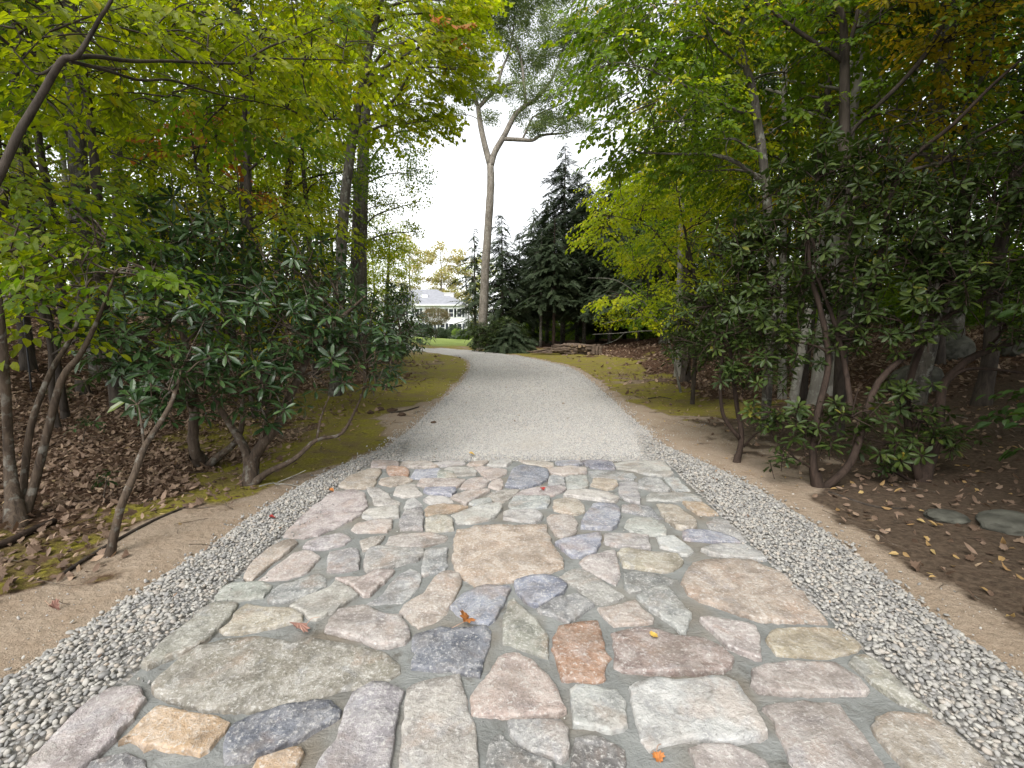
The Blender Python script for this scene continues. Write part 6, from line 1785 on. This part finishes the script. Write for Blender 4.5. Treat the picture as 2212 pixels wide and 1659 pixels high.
# single pale leaves on the dark soil
rng = random.Random(77)
mes = SPRAY['deady'][1]
cnt = 0
while cnt < 90:
    u, v = rng.uniform(1640, 2210), rng.uniform(830, 1380)
    p = G(u, v)
    if p.x < 2.6 or p.y < 1.6 or p.y > 9: continue
    if zones(np.array([p.x]), np.array([p.y]))[0][0] > .4 and rng.random() < .8: continue
    o = bpy.data.objects.new('fallen_leaf', mes[rng.randrange(6)])
    o.location = p + Vector((0, 0, .02)); o.rotation_euler = (rng.gauss(0, .25), rng.gauss(0, .25), rng.uniform(0, 6.3)); s = rng.uniform(.55, 1.05); o.scale = (s, s, s)
    COL.objects.link(o)
    tag(o, 'small tan fallen leaf lying on the dark soil under the laurels', 'leaf', 'tan leaves scattered on the dark soil')
    cnt += 1

# named leaves on the stones and gravel
def leaf_thing(label, u, v, L, mat, curl, fold, rz, z=.03, stem=True, tilt=(0, 0)):
    p = G(u, v); p.z = z
    root = empty('fallen_leaf', p, label, 'leaf')
    root.rotation_euler = (tilt[0], tilt[1], rz)
    b = MB(); vv, f = toothed(L, L * .95, fold, curl)
    # finer surface so that the curl reads
    b.add([(a - L * .4, c, d) for a, c, d in vv], f)
    o = bpy.data.objects.new('blade', b.mesh('blade', M[mat])); COL.objects.link(o); o.parent = root
    if stem:
        b = MB(); b.tube([(-L * .4, 0, 0), (-L * .75, .01, .01), (-L * 1.15, .03, 0)], [.0016, .0013, .0012], 5)
        o = bpy.data.objects.new('stalk', b.mesh('stalk', M['stalk'])); COL.objects.link(o); o.parent = root
leaf_thing('curled rust orange maple leaf on the dark slate stone', 1010, 1356, .085, 'leaf_rust', .9, .55, 1.0, .062, tilt=(.4, -.3))
leaf_thing('folded pinkish brown leaf with a long stalk on the mortar joint', 653, 1374, .075, 'leaf_pinkbrown', -.9, -.7, -2.2, .05, tilt=(.2, .2))
leaf_thing('flat small yellow leaf on the red brown stone', 1411, 1391, .045, 'leaf_yellow', .1, .1, .4, .052, False)
leaf_thing('tiny scarlet leaf with an upright stalk on the far rows of stones', 1172, 1066, .05, 'leaf_scarlet', .3, .3, -1.2, .055)
leaf_thing('yellow leaf lying on the gravel just past the stones', 1019, 988, .075, 'leaf_yellow', .4, .3, .2, .055, False)
leaf_thing('small red brown leaf in the mortar at the bottom of the picture', 1421, 1648, .04, 'leaf_rust', .6, .5, -1.5, .03)
leaf_thing('dark red leaf caught on the pebbles beside the large pinkish slab', 588, 1128, .05, 'leaf_scarlet', .4, .4, .6, .05, False)
leaf_thing('rusty leaf at the corner between the pebbles and the large pinkish slab', 716, 1068, .06, 'leaf_rust', .4, .4, .1, .045, False)
leaf_thing('brown crumpled leaf on the bare sand strip', 118, 1318, .05, 'leaf_pinkbrown', .9, .9, .3, .03, tilt=(.3, .2))
# clods of soil beside the drive
def clod(label, u, v, r, seed):
    import bmesh
    p = G(u, v)
    bm = bmesh.new(); bmesh.ops.create_icosphere(bm, subdivisions=3, radius=r)
    sh = Vector((seed * 3.1, seed, 0))
    for q in bm.verts:
        q.co = q.co * (1 + .45 * mnoise.noise(q.co / r * 1.3 + sh) + .2 * mnoise.noise(q.co / r * 4 + sh)); q.co.z *= .6
    me = bpy.data.meshes.new('soil_clod'); bm.to_mesh(me); bm.free(); me.materials.append(M['soil_clod'])
    o = bpy.data.objects.new('soil_clod', me); COL.objects.link(o); o.location = p + Vector((0, 0, r * .3)); tag(o, label, 'clod', 'clods of dark soil beside the drive')
clod('dark crumbly clod on the gravel edge', 937, 915, .045, 1)
clod('broad lump of soil at the edge of the bare patch', 846, 890, .09, 2)
clod('soil lump next to the broad one on the moss', 822, 886, .07, 3)
clod('low clod between the moss and the bare patch', 868, 898, .07, 4)
clod('small clod near the drooping rosettes', 800, 893, .06, 5)

# bits that wind and wheels carry on to the stones and the drive
x, y = jitter_grid(-1.7, 1.75, .9, 5.2, .11)
k = RG.random(len(x)) < .22
x, y = x[k], y[k]
scatter('grit', 'chip', np.stack([x, y, np.full(len(x), .022)], 1), RG.uniform(0, 6.3, (len(x), 3)), RG.uniform(.002, .006, len(x)), RG.integers(0, len(CHP), len(x)), apron, CHPC)
e = RG.uniform(.9, 5.1, 160); sg = np.where(RG.random(160) < .5, -1, 1)
x = sg * (1.70 - np.abs(RG.normal(0, .06, 160)))
scatter('stray_pebbles', 'pebble', np.stack([x, e, np.full(160, .03)], 1), RG.uniform(0, 6.3, (160, 3)), RG.uniform(.006, .013, 160), RG.integers(0, len(PEB), 160), apron, PEBC)
x, y = jitter_grid(-2.6, 3.2, 5.4, 20, .5)
k = inside(x, y, DRIVE) & (RG.random(len(x)) < .30)
x, y = x[k], y[k]
scatter('leaf_scraps', 'dead', np.stack([x, y, tz(x, y) + .05], 1), np.stack([RG.normal(0, .3, len(x)), RG.normal(0, .3, len(x)), RG.uniform(0, 6.3, len(x))], 1), RG.uniform(.25, .7, len(x)), RG.integers(0, 8, len(x)))

x, y = jitter_grid(-7, 7, 1.5, 14, .3)
sw, mw_, so, la, d = zones(x, y)
k = (d > .12) & (RG.random(len(x)) < .5)
x, y = x[k], y[k]
scatter('twig_litter', 'twig', np.stack([x, y, tz(x, y) + .02], 1), np.stack([RG.normal(0, .2, len(x)), RG.normal(0, .12, len(x)), RG.uniform(0, 6.3, len(x))], 1), RG.uniform(.4, 1.2, len(x)), RG.integers(0, 5, len(x)))

for poly in (BORDL, BORDR):
    x, y = jitter_grid(poly[:, 0].min(), poly[:, 0].max(), .8, 6.5, .14)
    k = inside(x, y, poly) & (RG.random(len(x)) < .20) & (np.abs(x) > 1.78)
    x, y = x[k], y[k]
    scatter('leaf_scraps', 'dead', np.stack([x, y, tz(x, y) + .045], 1), np.stack([RG.normal(0, .3, len(x)), RG.normal(0, .3, len(x)), RG.uniform(0, 6.3, len(x))], 1), RG.uniform(.2, .5, len(x)), RG.integers(0, 8, len(x)))
